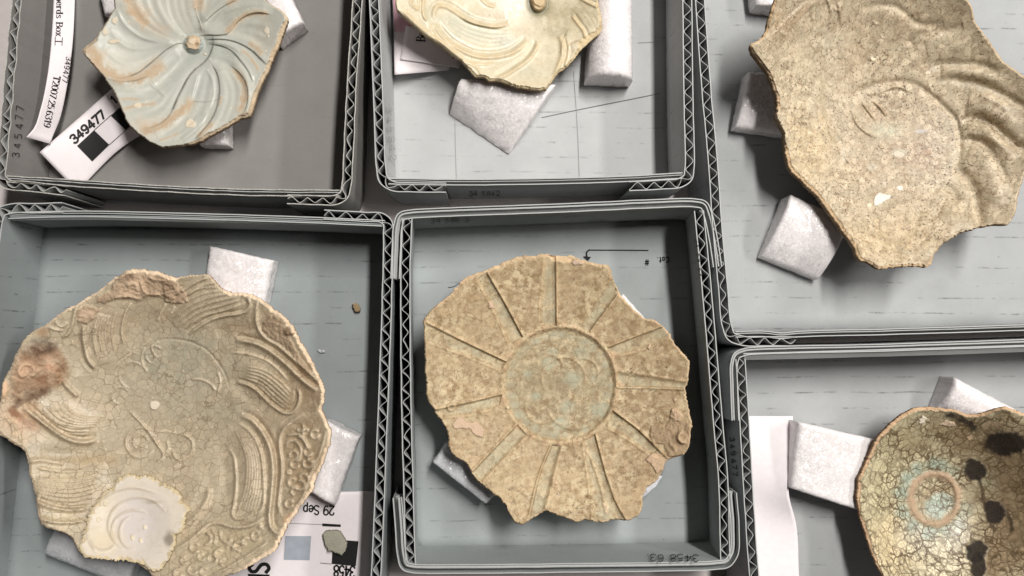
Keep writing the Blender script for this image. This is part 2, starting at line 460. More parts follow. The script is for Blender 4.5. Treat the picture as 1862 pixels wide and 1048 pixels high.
def polar(name, outline, center, field, mat, parent=None, na=720, nr=165, thick=.6, jit=1.0, edge_col=None, edge_w=None, side_col=None,
          edge_drop=.05, floor_z=None, label=None, cat=None, group=None, zoff=0.0, undercut=.985, sd=0):
    ol = np.asarray(outline, float); c = np.asarray(center, float)
    closed = np.vstack([ol, ol[:1]])
    seg = np.linalg.norm(np.diff(closed, axis=0), axis=1); cum = np.concatenate([[0], np.cumsum(seg)])
    q = np.linspace(0, cum[-1], 2400, endpoint=False)
    ox = np.interp(q, cum, closed[:, 0]); oy = np.interp(q, cum, closed[:, 1])
    # soften the corners of the traced outline a little
    kk = np.ones(9)/9
    for _ in range(2):
        ox = np.convolve(np.concatenate([ox[-4:], ox, ox[:4]]), kk, 'valid'); oy = np.convolve(np.concatenate([oy[-4:], oy, oy[:4]]), kk, 'valid')
    ang = np.arctan2(oy-c[1], ox-c[0]); r = np.hypot(ox-c[0], oy-c[1])
    o = np.argsort(ang); ang, r = ang[o], r[o]
    th = np.linspace(-math.pi, math.pi, na, endpoint=False)
    R = np.interp(th, ang, r, period=2*math.pi)
    ex, ey = c[0]+R*np.cos(th), c[1]+R*np.sin(th)
    R = R+jit*(1.1*fbm(ex, ey, 14, 3, 31+sd)+1.1*fbm(ex, ey, 5, 3, 32+sd)+.5*rng.standard_normal(na)*.6)
    dR = (np.roll(R, -3)-np.roll(R, 3))/(6*2*math.pi/na)
    cosp = R/np.sqrt(R*R+dR*dR)
    s = (np.arange(1, nr+1)/nr)
    PX = c[0]+np.outer(s, R*np.cos(th)); PY = c[1]+np.outer(s, R*np.sin(th))
    X = np.vstack([c[None], np.stack([PX.ravel(), PY.ravel()], 1)])
    h, col, msk = field.eval(X)
    dE = np.concatenate([[99.], ((1-s)[:, None]*(R*cosp)[None, :]).ravel()])
    ewv = np.full(na, 2.0)
    if edge_w is not None:
        for (vx, vy, rad, wd) in edge_w:
            ewv = np.maximum(ewv, wd*np.exp(-((ex-vx)**2+(ey-vy)**2)/rad**2))
    EW = np.concatenate([[2.], np.tile(ewv, nr)])*(1+.45*fbm(X[:, 0], X[:, 1], 12, 3, 5))
    fe = 1-sstep(EW*.7, EW*1.1, dE)
    if edge_col is not None:
        nse = (1+.22*fbm(X[:, 0], X[:, 1], 10, 4, 8)+.35*np.minimum(0, fbm(X[:, 0], X[:, 1], 26, 3, 18)-.1))[:, None]
        col = col+(np.array(edge_col)*nse-col)*fe[:, None]
        msk[:, 0] *= 1-fe; msk[:, 2] *= 1-fe; msk[:, 1] = msk[:, 1]*(1-fe)+.35*fe
    z = field.zfun(X)+zoff+h*.1
    z = z-edge_drop*fe*(1+2*np.clip(1-dE/np.maximum(EW, 1), 0, 1))+fe*.03*fbm(X[:, 0], X[:, 1], 5, 3, 9)
    V = W(X[:, 0], X[:, 1], z)
    rings = [V]; cols = [col]; msks = [msk]
    sc = np.array(side_col if side_col is not None else (edge_col if edge_col is not None else field.base*.8))
    last = V[1+(nr-1)*na:]; zb = field.zfun(X)[1+(nr-1)*na:]+zoff
    cw = V[0]
    for dz, ins in ((.35, 1.002), (.75, .997), (1.0, undercut)):
        ring = cw+(last-cw)*ins; ring[:, 2] = last[:, 2]*(1-dz)+(zb-thick)*dz+.02*fbm(ex*3, ey*3, 5, 2, 3)*(dz < 1)
        rings.append(ring); cols.append(np.tile(sc, (na, 1))*(1+.25*fbm(ex, ey+dz*30, 8, 3, 2))[:, None]); msks.append(np.tile([0, .6, 0.], (na, 1)))
    for sb in (.8, .5, .2):
        xb = c[0]+sb*R*np.cos(th); yb = c[1]+sb*R*np.sin(th)
        zz = field.zfun(np.stack([xb, yb], 1))+zoff-thick
        ring = cw+(last-cw)*sb*undercut; ring[:, 2] = zz
        rings.append(ring); cols.append(np.tile(sc, (na, 1))); msks.append(np.tile([0, .3, .2], (na, 1)))
    V = np.vstack(rings); col = np.vstack(cols); msk = np.vstack(msks)
    nring = nr+6
    if floor_z is not None: V[:, 2] = np.maximum(V[:, 2], floor_z)
    i = np.arange(na); j = (i+1) % na
    F = []
    for k in range(nring-1):
        a = 1+k*na
        F.append(np.stack([a+i, a+na+i, a+na+j, a+j], 1))
    F = np.vstack(F)
    # centre fan as quads (centre, 2k, 2k+1, 2k+2)
    e = np.arange(0, na, 2)
    F = np.vstack([np.stack([0*e, 1+e, 1+(e+1) % na, 1+(e+2) % na], 1), F])
    # bottom cap
    b0 = 1+(nring-1)*na
    V = np.vstack([V, V[b0:b0+na].mean(0)[None]]); col = np.vstack([col, col[-1:]]); msk = np.vstack([msk, msk[-1:]])
    F = np.vstack([F, np.stack([0*e+len(V)-1, b0+(e+2) % na, b0+(e+1) % na, b0+e], 1)])
    F = F[:, ::-1]
    loc = None
    if parent is None:
        loc = [V[:, 0].mean(), V[:, 1].mean(), V[:, 2].min()]
    o = mesh_obj(name, V, F, mat, parent, loc, attrs={'col': np.clip(col, 0.004, .92), 'msk': np.clip(msk, 0, 1)})
    if label: tag(o, label, cat, group)
    return o

def dish(c, rm, zc, zr, p=2.0, gx=0., gy=0.):
    c = np.array(c)
    def f(X):
        d = (X-c)/rm; r = np.sqrt((d**2).sum(1))
        return zc+(zr-zc)*np.minimum(r, 1.5)**p+gx*(X[:, 0]-c[0])+gy*(X[:, 1]-c[1])
    return f
def ew(view, s, rad, wd):
    return [(p[0], p[1], rad, wd) for p in catmull(P_(view, s), rad*.6)]

# ------------------------------------------------------------------ the table and the trays
tb = 60.0
o = mesh_obj('table_top', [(-70, -60, -.45), (80, -60, -.45), (80, 60, -.45), (-70, 60, -.45), (-70, -60, -3), (80, -60, -3), (80, 60, -3), (-70, 60, -3)],
             [(0, 1, 2, 3), (7, 6, 5, 4), (0, 4, 5, 1), (1, 5, 6, 2), (2, 6, 7, 3), (3, 7, 4, 0)], M['table'], smooth=False)
tag(o, kind='structure')

T_BOARD, T_LINER, PITCH = .40, .045, .68
def wall(box, px, mode, shift=((0, 0), (0, 0)), mats=('board3', 'edge'), th=T_BOARD, z0=-.45, dz=0.0, rag=0.0, phase=0., name='wall'):
    """corrugated board standing on its edge along the rim line px (photo pixels at rim height).
    mode 'v': flutes stand upright (zigzag on the top edge); mode 'h': flutes lie along the wall (parallel lines on the edge)"""
    top = W(*np.asarray(px, float).T, HW)[:, :2]
    line = catmull(top, .12)
    d = np.gradient(line, axis=0); L = np.concatenate([[0], np.cumsum(np.linalg.norm(np.diff(line, axis=0), axis=1))])
    n = int(L[-1]/.068)+2; q = np.linspace(0, L[-1], n)
    line = np.stack([np.interp(q, L, line[:, k]) for k in (0, 1)], 1)
    sd = rng.random()*50
    d = np.gradient(line, axis=0); d /= np.linalg.norm(d, axis=1)[:, None]+1e-9
    nrm = np.stack([-d[:, 1], d[:, 0]], 1)
    t = np.linspace(0, 1, n)[:, None]
    k = 1/38.4
    sh = (1-t)*np.array([shift[0][0]*k, -shift[0][1]*k])+t*np.array([shift[1][0]*k, -shift[1][1]*k])
    topz = HW+dz+.018*fbm(q+sd, q*0+sd, 1.6, 3, 3)+rag*.10*fbm(q+sd, q*0+sd+9, .5, 3, 6)
    wob = (.016 if mode == 'v' else .010)*fbm(q+sd, q*0+sd+3, .9, 3, 4)
    V, F, MI = [], [], []
    def strip(off, tk, zt, zb, wobs=0.):
        b = len(V) and sum(len(v) for v in V)
        lo = off-tk/2+wobs; hi = off+tk/2+wobs
        A = line+nrm*lo[:, None]; B = line+nrm*hi[:, None]
        V.append(np.vstack([np.column_stack([A, zt]), np.column_stack([B, zt]), np.column_stack([A+sh, zb+0*zt]), np.column_stack([B+sh, zb+0*zt])]))
        i = np.arange(n-1)
        for q4, mi in (((i, i+1, n+i+1, n+i), 1), ((2*n+i, 2*n+i+1, i+1, i), 0), ((n+i, n+i+1, 3*n+i+1, 3*n+i), 0), ((3*n+i, 3*n+i+1, 2*n+i+1, 2*n+i), 0)):
            F.append(b+np.stack(q4, 1)); MI.append(np.full(n-1, mi))
        F.append(np.array([[b, b+n, b+3*n, b+2*n], [b+n-1, b+3*n-1, b+4*n-1, b+2*n-1][0:1]+[b+3*n-1, b+4*n-1, b+2*n-1]][0:2])); MI.append(np.array([1, 1]))
    one = np.ones(n)
    rg = rag*.02*fbm(q+sd, q*0+sd+21, .6, 3, 7)
    strip(one*(th/2)+rg, T_LINER, topz, z0, wob)
    strip(-one*(th/2)-rg, T_LINER, topz-.01, z0, wob)
    loc = np.append(line.mean(0), z0)
    w = mesh_obj(name, np.vstack(V), np.vstack(F), [M[mats[0]], M[mats[1]]], box, loc, np.concatenate(MI), smooth=False)
    V, F, MI = [], [], []
    a = th/2-T_LINER*.5-.016
    if mode == 'v':
        ph = 2*math.pi*(q+.17*fbm(q+sd, q*0+2, 1.1, 3, 8)+rag*.2*fbm(q+sd, q*0+2, .7, 2, 8))/PITCH+phase
        off = a*np.arcsin(.93*np.sin(ph))/math.asin(.93)
        off = off*(1-.22*np.clip(fbm(q+sd, q*0+16, .9, 2, 13)+.1, 0, 1)*2)
        if rag: off = off*(1-.35*rag*np.abs(fbm(q+sd, q*0+6, .6, 2, 11)))
        strip(off, .032, topz-.035-.04*rag*np.abs(fbm(q+sd, q*0+7, .4, 2, 12)), z0, wob)
        V, F = np.vstack(V), np.vstack(F)
        fl = mesh_obj('fluting', V, F, [M['flute'], M['flute' if not rag else 'edge_dark']], w, loc, np.concatenate(MI), smooth=False)
    else:
        m = 16; zz = np.linspace(0, 1.15, m)
        offs = a*np.sin(2*math.pi*(zz-.10)/PITCH+1.1)
        rows = []
        for zi, oi in zip(zz, offs):
            P = line+nrm*(oi+wob)[:, None]
            rows.append(np.column_stack([P+sh*(zi/(HW+.45)), topz-.02-zi]))
        V1 = np.vstack(rows); i = np.arange(n-1)
        F1 = np.vstack([np.stack([r*n+i, r*n+i+1, (r+1)*n+i+1, (r+1)*n+i], 1) for r in range(m-1)])
        V2 = V1+np.array([0, 0, -.03])
        F2 = F1[:, ::-1]+len(V1)
        e = np.array([[r*n, (r+1)*n, len(V1)+(r+1)*n, len(V1)+r*n] for r in range(m-1)])
        rim = np.stack([i, i+len(V1), i+1+len(V1), i+1], 1)
        fl = mesh_obj('fluting', np.vstack([V1, V2]), np.vstack([F1, F2, e, rim]), [M['flute']], w, loc, smooth=True)
    w['_n'] = [float(x) for x in (*nrm[n//2], 0)]
    w['_line'] = [float(x) for x in (*line[0], *line[-1])]
    w['_sh'] = [float(x) for x in (*sh[0], *sh[-1])]
    return w

def floor_panel(box, corners, mat, shifts=None):
    c = W(*np.asarray(corners, float).T, HW)
    if shifts is not None: c[:, :2] += np.array(shifts)*np.array([1, -1])/38.4
    ctr = c[:, :2].mean(0)
    n = 28
    u, v = np.meshgrid(np.linspace(0, 1, n), np.linspace(0, 1, n))
    P = (c[0, :2]*(1-u)[..., None]+c[1, :2]*u[..., None])*(1-v)[..., None]+(c[3, :2]*(1-u)[..., None]+c[2, :2]*u[..., None])*v[..., None]
    z = -.02+.018*fbm(P[..., 0], P[..., 1], 4.5, 2, 2)
    V = np.vstack([np.concatenate([P, z[..., None]], -1).reshape(-1, 3), np.concatenate([P, np.full_like(z, -.42)[..., None]], -1).reshape(-1, 3)])
    idx = np.arange(n*n).reshape(n, n)
    F1 = np.stack([idx[:-1, :-1], idx[1:, :-1], idx[1:, 1:], idx[:-1, 1:]], -1).reshape(-1, 4)
    F2 = F1[:, ::-1]+n*n
    bd = np.concatenate([idx[0, :-1], idx[:-1, -1], idx[-1, :0:-1], idx[:0:-1, 0]])
    F3 = np.stack([bd, np.roll(bd, -1), np.roll(bd, -1)+n*n, bd+n*n], 1)
    return mesh_obj('bottom_panel', V, np.vstack([F1, F2, F3]), M[mat], box, np.append(ctr, -.42), smooth=True)

def lip(box, up, dn, mat, z1=None):
    """narrow strip of board folded over the rim and hanging a little inside the tray"""
    z1 = HW-.42 if z1 is None else z1
    A = catmull(W(*np.asarray(up, float).T, HW-.03), .3); B = catmull(W(*np.asarray(dn, float).T, z1), .3)
    n = 60; t = np.linspace(0, 1, n)
    f = lambda X: np.stack([np.interp(t, np.linspace(0, 1, len(X)), X[:, k]) for k in range(3)], 1)
    A, B = f(A), f(B)
    A[:, 2] += .015*fbm(t*40, t*0, 6, 3, 4); B += (.02*fbm(t*40, t*0+4, 5, 3, 5))[:, None]
    nrm = np.cross(B[1]-B[0], A[0]-B[0]); nrm /= np.linalg.norm(nrm); off = nrm*.05
    V = np.vstack([A, B, A-off, B-off]); i = np.arange(n-1)
    F = np.vstack([np.stack([i, i+1, n+i+1, n+i], 1), np.stack([n+i, n+i+1, 3*n+i+1, 3*n+i], 1), np.stack([3*n+i, 3*n+i+1, 2*n+i+1, 2*n+i], 1), np.stack([2*n+i, 2*n+i+1, i+1, i], 1)])
    mi = np.concatenate([np.full(n-1, k) for k in (0, 1, 0, 0)])
    return mesh_obj('folded_lip', V, F, [M[mat], M['edge']], box, A.mean(0), mi, smooth=False)

TG = 'cardboard trays packed side by side on the table'
def tray(label, corners, mat, shifts=None):
    c = W(*np.asarray(corners, float).T, HW).mean(0); c[2] = -.45
    b = E('cardboard_tray', c, label, 'tray', TG)
    return b, floor_panel(b, corners, mat, shifts)

# tray 1, top left (worn, browner grey, ragged edges)
b1, f1 = tray('worn dark grey cardboard tray with ragged edges under the pale blue swirl sherd', [(38, -150), (656, -152), (629, 352), (0, 326)], 'board_dark')
wd = ('board_dark', 'edge_dark')
w1l = wall(b1, [(47, -152), (33, -20), (19, 130), (4, 290), (1, 322), (9, 333), (60, 340), (119, 347)], 'v', mats=wd, rag=1., shift=((8, 0), (2, 0)))
w1r = wall(b1, [(658, -152), (650, 0), (641, 130), (635, 250), (629.5, 340), (625, 356), (613, 363), (570, 364), (522, 362)], 'v', mats=wd, rag=1.)
w1b = wall(b1, [(10, 325), (120, 332), (316, 344), (470, 350), (617, 351)], 'h', mats=wd, rag=.8, dz=-.05, th=.26)
wall(b1, [(52, -150), (350, -152), (650, -153)], 'h', mats=wd, dz=-.03)
# tray 2, top middle
b2, f2 = tray('grey cardboard tray under the cream petal sherd with pink paper in its corner', [(674, -150), (1249, -150), (1253, 322), (695, 332)], 'board')
w2l = wall(b2, [(674, -152), (680, 0), (688, 186), (693, 305), (698, 328), (712, 337.5), (750, 340.5), (811, 341.5)], 'v', mats=('board', 'edge'), shift=((12, 0), (3, 0)))
w2r = wall(b2, [(1248, -152), (1250, 0), (1252, 180), (1254, 305), (1250, 324), (1238, 332), (1200, 336), (1144, 338.5)], 'v', mats=('board', 'edge'))
w2b = wall(b2, [(706, 329), (812, 331), (1012, 329), (1130, 325.5), (1242, 319)], 'h', mats=('board', 'edge'), th=.24, dz=-.04)
wall(b2, [(680, -150), (960, -150), (1243, -150)], 'h', dz=-.03)
# tray 3, top right
b3, f3 = tray('large pale grey cardboard tray under the big mottled beige sherd', [(1256, -260), (2080, -280), (2095, 592), (1326, 608)], 'board3')
w3l = wall(b3, [(1256, -262), (1273, 0), (1284, 156), (1296, 290), (1306, 433), (1315, 524), (1322, 592), (1330, 612), (1348, 619.5), (1395, 621), (1447, 621.5)], 'v')
w3b = wall(b3, [(1338, 608), (1395, 608), (1420, 611), (1450, 608), (1600, 604), (1862, 596), (2095, 588)], 'h', th=.24, dz=-.04)
wall(b3, [(2084, -280), (2090, 150), (2100, 595)], 'v')
wall(b3, [(1264, -258), (1650, -270), (2076, -280)], 'h', dz=-.03)
# tray 4, bottom left
b4, f4 = tray('blue grey cardboard tray under the large olive sherd crusted with a shell', [(-4, 392), (706, 402), (678, 1130), (-84, 1125)], 'board_mid')
w4l = wall(b4, [(113, 377), (60, 379), (20, 379.5), (3, 385), (-4, 402), (-30, 650), (-55, 880), (-84, 1126)], 'v', mats=('board_mid', 'edge'))
w4r = wall(b4, [(678, 1132), (684, 1038), (690, 919), (695, 777), (703, 560), (706, 425), (705, 405), (696, 397), (660, 394.5), (589, 390)], 'v', mats=('board_mid', 'edge'))
w4t = wall(b4, [(14, 392), (115, 389), (300, 392), (590, 401), (699, 406)], 'h', th=.24, dz=-.04, mats=('board_mid', 'edge'))
lip(b4, [(18, 394), (115, 393), (300, 395), (590, 404), (699, 409)], [(22, 401), (115, 400), (300, 402.5), (590, 410), (698, 414)], 'board_mid', HW-.2)
wall(b4, [(-78, 1128), (300, 1131), (672, 1133)], 'h', dz=-.03, mats=('board_mid', 'edge'))
# tray 5, bottom middle
b5, f5 = tray('square grey cardboard tray under the round tan sherd with radial petals', [(735, 391), (1272, 370), (1319, 1028), (747, 1034)], 'board5',
              [(-6, 0), (19, 4), (19, 0), (-6, 2)])
w5l = wall(b5, [(741, 398), (738, 455), (737, 531), (738, 680), (742, 860), (746.5, 1026)], 'v', mats=('board5', 'edge'), shift=((-6, 0), (-6, 0)))
w5r = wall(b5, [(1271, 383), (1280, 470), (1288, 557), (1299, 690), (1308, 790), (1314, 857), (1319, 1018)], 'v', mats=('board5', 'edge'), shift=((19, 0), (19, 0)))
w5t = wall(b5, [(718.5, 507), (721, 450), (724, 410), (730, 394), (748, 389.5), (1016, 378.5), (1262, 369), (1280, 373), (1287.5, 390), (1297, 433), (1305, 485)], 'h', mats=('board5', 'edge'), shift=((0, 3), (9, 5)), th=.36)
w5b = wall(b5, [(722.5, 906), (727, 964), (731, 1012), (737, 1030), (752, 1034), (1044, 1033), (1300, 1028), (1323, 1024), (1333.5, 1010), (1336.5, 960), (1332, 897)], 'h', mats=('board5', 'edge'), shift=((-4, 4), (10, 0)), th=.36)
# tray 6, bottom right
b6, f6 = tray('grey cardboard tray under the crackled bowl with black blotches', [(1345, 646), (2150, 616), (2170, 1210), (1385, 1215)], 'board3')
w6l = wall(b6, [(1346.5, 653), (1351, 722), (1355, 790), (1359.5, 865), (1367, 990), (1376, 1100), (1386, 1212)], 'v')
w6t = wall(b6, [(1337.5, 765), (1335, 700), (1335, 662), (1340, 647), (1356, 640), (1600, 632.5), (1862, 624), (2148, 614)], 'h', th=.3)
lip(b6, [(1352, 644), (1600, 637), (1862, 629), (2140, 620)], [(1354, 655), (1600, 649), (1862, 640.5), (2140, 630)], 'board', HW-.4)
wall(b6, [(2152, 614), (2162, 900), (2172, 1210)], 'v')
wall(b6, [(1392, 1216), (1700, 1213), (2164, 1211)], 'h', dz=-.03)

# ------------------------------------------------------------------ writing: strokes laid as thin ink ribbons
GL = {
 '0': (.62, [('s', [(.31, 1), (.08, .8), (.05, .5), (.08, .2), (.31, 0), (.54, .2), (.57, .5), (.54, .8), (.31, 1)])]),
 '1': (.5, [('l', [(.1, .78), (.3, 1), (.3, 0)])]),
 '2': (.6, [('s', [(.06, .74), (.14, .95), (.32, 1), (.5, .9), (.53, .7), (.4, .45), (.05, .02)]), ('l', [(.05, .02), (.56, .02)])]),
 '3': (.6, [('s', [(.06, .84), (.18, .98), (.36, 1), (.52, .86), (.48, .62), (.26, .53)]), ('s', [(.26, .53), (.5, .44), (.56, .24), (.42, .03), (.2, 0), (.04, .16)])]),
 '4': (.62, [('l', [(.42, 0), (.42, 1), (.04, .3), (.6, .3)])]),
 '5': (.6, [('l', [(.52, .98), (.14, .98), (.1, .55)]), ('s', [(.1, .55), (.26, .64), (.46, .56), (.55, .34), (.46, .08), (.22, 0), (.04, .14)])]),
 '6': (.6, [('s', [(.5, .9), (.32, 1), (.12, .8), (.06, .4), (.12, .08), (.32, 0), (.52, .1), (.54, .36), (.4, .56), (.2, .54), (.07, .34)])]),
 '7': (.58, [('l', [(.04, .98), (.55, .98), (.2, 0)])]),
 '8': (.6, [('s', [(.3, .53), (.1, .66), (.1, .88), (.3, 1), (.5, .88), (.5, .66), (.3, .53), (.07, .38), (.06, .12), (.3, 0), (.54, .12), (.53, .38), (.3, .53)])]),
 '9': (.6, [('s', [(.53, .66), (.4, .46), (.2, .44), (.06, .62), (.1, .9), (.3, 1), (.5, .9), (.54, .6), (.46, .2), (.28, 0), (.1, .1)])]),
 '.': (.26, [('l', [(.1, .03), (.14, .03)])]),
 'e': (.52, [('l', [(.06, .36), (.46, .36)]), ('s', [(.46, .36), (.42, .6), (.26, .68), (.1, .56), (.05, .32), (.12, .08), (.28, 0), (.46, .12)])]),
 'r': (.46, [('l', [(.12, .66), (.12, 0)]), ('s', [(.12, .45), (.22, .62), (.36, .67), (.42, .6)]), ('l', [(.02, 0), (.24, 0)]), ('l', [(.02, .66), (.12, .66)])]),
 'd': (.58, [('l', [(.44, 1), (.44, 0), (.54, 0)]), ('l', [(.34, 1), (.44, 1)]), ('s', [(.44, .55), (.28, .68), (.1, .56), (.05, .32), (.12, .06), (.28, 0), (.44, .12)])]),
 's': (.46, [('s', [(.38, .56), (.24, .68), (.08, .56), (.14, .4), (.32, .3), (.4, .14), (.24, 0), (.05, .1)])]),
 'B': (.68, [('l', [(.14, 0), (.14, 1)]), ('l', [(.02, 1), (.3, 1)]), ('l', [(.02, 0), (.32, 0)]), ('s', [(.3, 1), (.54, .94), (.56, .64), (.3, .53), (.14, .53)]), ('s', [(.3, .53), (.6, .44), (.62, .1), (.32, 0)])]),
 'o': (.54, [('s', [(.27, .68), (.09, .57), (.05, .34), (.1, .1), (.27, 0), (.44, .1), (.49, .34), (.45, .57), (.27, .68)])]),
 'x': (.54, [('l', [(.06, .66), (.46, 0)]), ('l', [(.46, .66), (.06, 0)]), ('l', [(0, .66), (.16, .66)]), ('l', [(.36, .66), (.54, .66)]), ('l', [(0, 0), (.16, 0)]), ('l', [(.36, 0), (.54, 0)])]),
 'T': (.68, [('l', [(.03, .8), (.03, 1), (.63, 1), (.63, .8)]), ('l', [(.33, 1), (.33, 0)]), ('l', [(.2, 0), (.46, 0)])]),
 'I': (.5, [('l', [(.25, 0), (.25, 1)]), ('l', [(.0, 0), (.5, .03)]), ('l', [(.02, 1), (.48, 1)])]),
 'S': (.6, [('s', [(.52, .84), (.32, 1), (.1, .9), (.1, .66), (.32, .52), (.52, .38), (.54, .12), (.32, 0), (.05, .14)])]),
 'h': (.56, [('l', [(.12, 1), (.12, 0)]), ('s', [(.12, .5), (.24, .65), (.4, .62), (.46, .45), (.46, 0)])]),
 'p': (.56, [('l', [(.1, .66), (.1, -.3)]), ('s', [(.1, .5), (.26, .68), (.46, .58), (.5, .34), (.42, .08), (.26, 0), (.1, .12)])]),
 'C': (.56, [('s', [(.5, .84), (.34, 1), (.14, .86), (.06, .5), (.14, .12), (.34, 0), (.52, .14)])]),
 'a': (.52, [('s', [(.42, .6), (.24, .68), (.08, .5), (.08, .14), (.24, 0), (.4, .18), (.42, .6)]), ('l', [(.42, .66), (.44, 0)])]),
 't': (.42, [('l', [(.2, .95), (.2, .08), (.32, 0)]), ('l', [(.03, .66), (.38, .66)])]),
 '#': (.66, [('l', [(.2, .95), (.14, .05)]), ('l', [(.48, .95), (.42, .05)]), ('l', [(.02, .66), (.64, .66)]), ('l', [(0, .34), (.6, .34)])]),
 'H': (.7, [('l', [(.1, 0), (.1, 1)]), ('l', [(.6, 0), (.6, 1)]), ('l', [(.1, .52), (.6, .52)])]),
 ' ': (.34, []),
}
def ribbon(pts, w, closed=False, nib=None, u=(1, 0)):
    """polyline (px) -> quad strip in px space"""
    p = np.asarray(pts, float)
    d = np.gradient(p, axis=0); d /= np.linalg.norm(d, axis=1)[:, None]+1e-9
    nrm = np.stack([-d[:, 1], d[:, 0]], 1)
    ww = np.full(len(p), w)
    if nib is not None:
        al = np.abs(d@np.asarray(u)); ww = nib+(w-nib)*(1-al)
    ext = d[[0, -1]]*w*.25
    p = p.copy(); p[0] -= ext[0]; p[-1] += ext[1]
    return p+nrm*ww[:, None]/2, p-nrm*ww[:, None]/2
def ink(name, strips, mapf, mat, parent, lift=.012):
    V, F = [], []
    for A, B in strips:
        b = sum(len(v) for v in V); n = len(A)
        if isinstance(B, str):                      # a filled patch given as a grid of points
            V.append(A.reshape(-1, 2)); g = np.arange(n*n).reshape(n, n)
            F.append(b+np.stack([g[:-1, :-1], g[1:, :-1], g[1:, 1:], g[:-1, 1:]], -1).reshape(-1, 4)); continue
        V += [A, B]; i = np.arange(n-1)
        F.append(b+np.stack([i, i+1, n+i+1, n+i], 1))
    X = np.vstack(V); P = mapf(X)
    o = mesh_obj(name, P, np.vstack(F), M[mat], parent, P.mean(0), smooth=False)
    return o
def text(s, org, ang, h, w, xs=1.0, nib=None, jitter=0., gap=.08, hand=False):
    a = math.radians(ang); u = np.array([math.cos(a), math.sin(a)]); v = np.array([math.sin(a), -math.cos(a)])
    x = 0; out = []; rr = random.Random(hash(s) % 999 if False else len(s)*7+3)
    for ch in s:
        gw, st = GL[ch]
        jx, jy, js = rr.uniform(-jitter, jitter), rr.uniform(-jitter, jitter), 1+rr.uniform(-jitter, jitter)
        for kind, pts in st:
            q = np.array(pts)*js+np.array([jx, jy])
            q = q*np.array([h*xs, h])+np.array([x, 0])
            pp = org+q[:, :1]*u+q[:, 1:]*v
            if kind == 's': out.append(ribbon(catmull(pp, max(.8, h*.07)), w, nib=nib, u=u))
            else:
                for k in range(len(pp)-1): out.append(ribbon(np.array([pp[k], (pp[k]+pp[k+1])/2, pp[k+1]]), w, nib=nib, u=u))
        x += (gw+gap)*h*xs
    return out
def poly_line(pts, w, step=3): return [ribbon(catmull(np.asarray(pts, float), step), w)]
def on_z(z): return lambda X: W(X[:, 0], X[:, 1], z)
def on_wall(w, side):
    """map photo points to the inner/outer face of a straight wall"""
    l = np.array(w['_line']); s = np.array(w['_sh'])
    t0 = np.append(l[:2], HW); t1 = np.append(l[2:], HW); bt = np.append(l[:2]+s[:2], -.45)
    n = np.cross(t1-t0, bt-t0); n /= np.linalg.norm(n)
    if n[:2]@np.array(w['_n'])[:2] < 0: n = -n
    p0 = t0+n*side*(T_BOARD/2+.07)
    return lambda X: ray_plane(X[:, 0], X[:, 1], p0, n)
def quad_wall(w, side, i0=0):
    pass

# tray 5: arrow and note on the floor, numbers on the walls
arrow = poly_line([(1178.6, 455.6), (1125, 455.2), (1071, 455)], 2.0)+poly_line([(1072, 454.5), (1067, 459), (1067, 467)], 2.6)
A_, B_ = np.array([(1060, 467.), (1064, 466.2), (1075, 467.5)]), np.array([(1068, 474.), (1069, 474.5), (1070, 474)])
arrow.append((A_, B_))
ink('handwritten_arrow', arrow, on_z(.02), 'pen', f5)
ink('handwriting', text('Cat.', (1216.5, 468), 180, 10, 1.7, gap=.14, jitter=.05)+text('#', (1180, 472), 180, 11, 1.8), on_z(.02), 'pen', f5)
def straight(w_px, side, th):
    """face of a wall drawn between two rim points"""
    t = W(*np.asarray(w_px, float).T, HW); d = t[1]-t[0]; d /= np.linalg.norm(d); n = np.array([-d[1], d[0], 0])
    p0 = t[0]+n*side*(th/2+T_LINER/2+.05)
    return lambda X: ray_plane(X[:, 0], X[:, 1], p0, n)
def leaning(w_px, side, th, sh0):
    t = W(*np.asarray(w_px, float).T, HW); b = t[0]+np.array([sh0[0]/38.4, -sh0[1]/38.4, -(HW+.45)])
    n = np.cross(t[1]-t[0], b-t[0]); n /= np.linalg.norm(n)
    d = t[1]-t[0]; s2 = np.array([-d[1], d[0], 0]);
    if n@s2 < 0: n = -n
    p0 = t[0]+n*side*(th/2+T_LINER/2+.045)
    return lambda X: ray_plane(X[:, 0], X[:, 1], p0, n)
ink('handwriting', text('34 586 3.', (784, 406.5), -1.5, 8, 1.2, xs=1.6, jitter=.06, gap=.14), leaning([(748, 389.5), (1262, 369)], -1, .36, (0, 4)), 'pencil', w5t)
ink('handwriting', text('3458 63.', (1270, 1008.5), 180, 12, 1.5, xs=1.55, jitter=.06, gap=.12), leaning([(752, 1034), (1300, 1028)], 1, .36, (4, 0)), 'pen', w5b)
ink('handwriting', text('34 58 63', (1262, 436), 82, 7, 1.0, xs=1.5, jitter=.08, gap=.3), leaning([(1271, 383), (1290, 580)], -1, T_BOARD, (19, 0)), 'pencil', w5r)
# tray 2
ink('handwriting', text('34 5842', (852, 357), -1, 8, 1.2, xs=1.5, jitter=.07, gap=.14), straight([(812, 331), (1130, 325.5)], -1, .24), 'pencil', w2b)
ink('handwriting', text('345842', (703, 196), 86, 10, 1.1, xs=1.9, jitter=.08, gap=.3), leaning([(680, 0), (693, 305)], 1, T_BOARD, (11, 0)), 'faint', w2l)
ink('pencil_line', poly_line([(985, 214), (1060, 198), (1130, 184), (1200, 170)], 1.1), on_z(.02), 'pencil', f2)
for pl in ([(827, 170), (828, 250), (830, 325)], [(1043, 130), (1050, 230), (1054, 330)], [(1160, 78), (1200, 76)]):
    ink('crease', poly_line(pl, .8), on_z(.018), 'faint', f2)
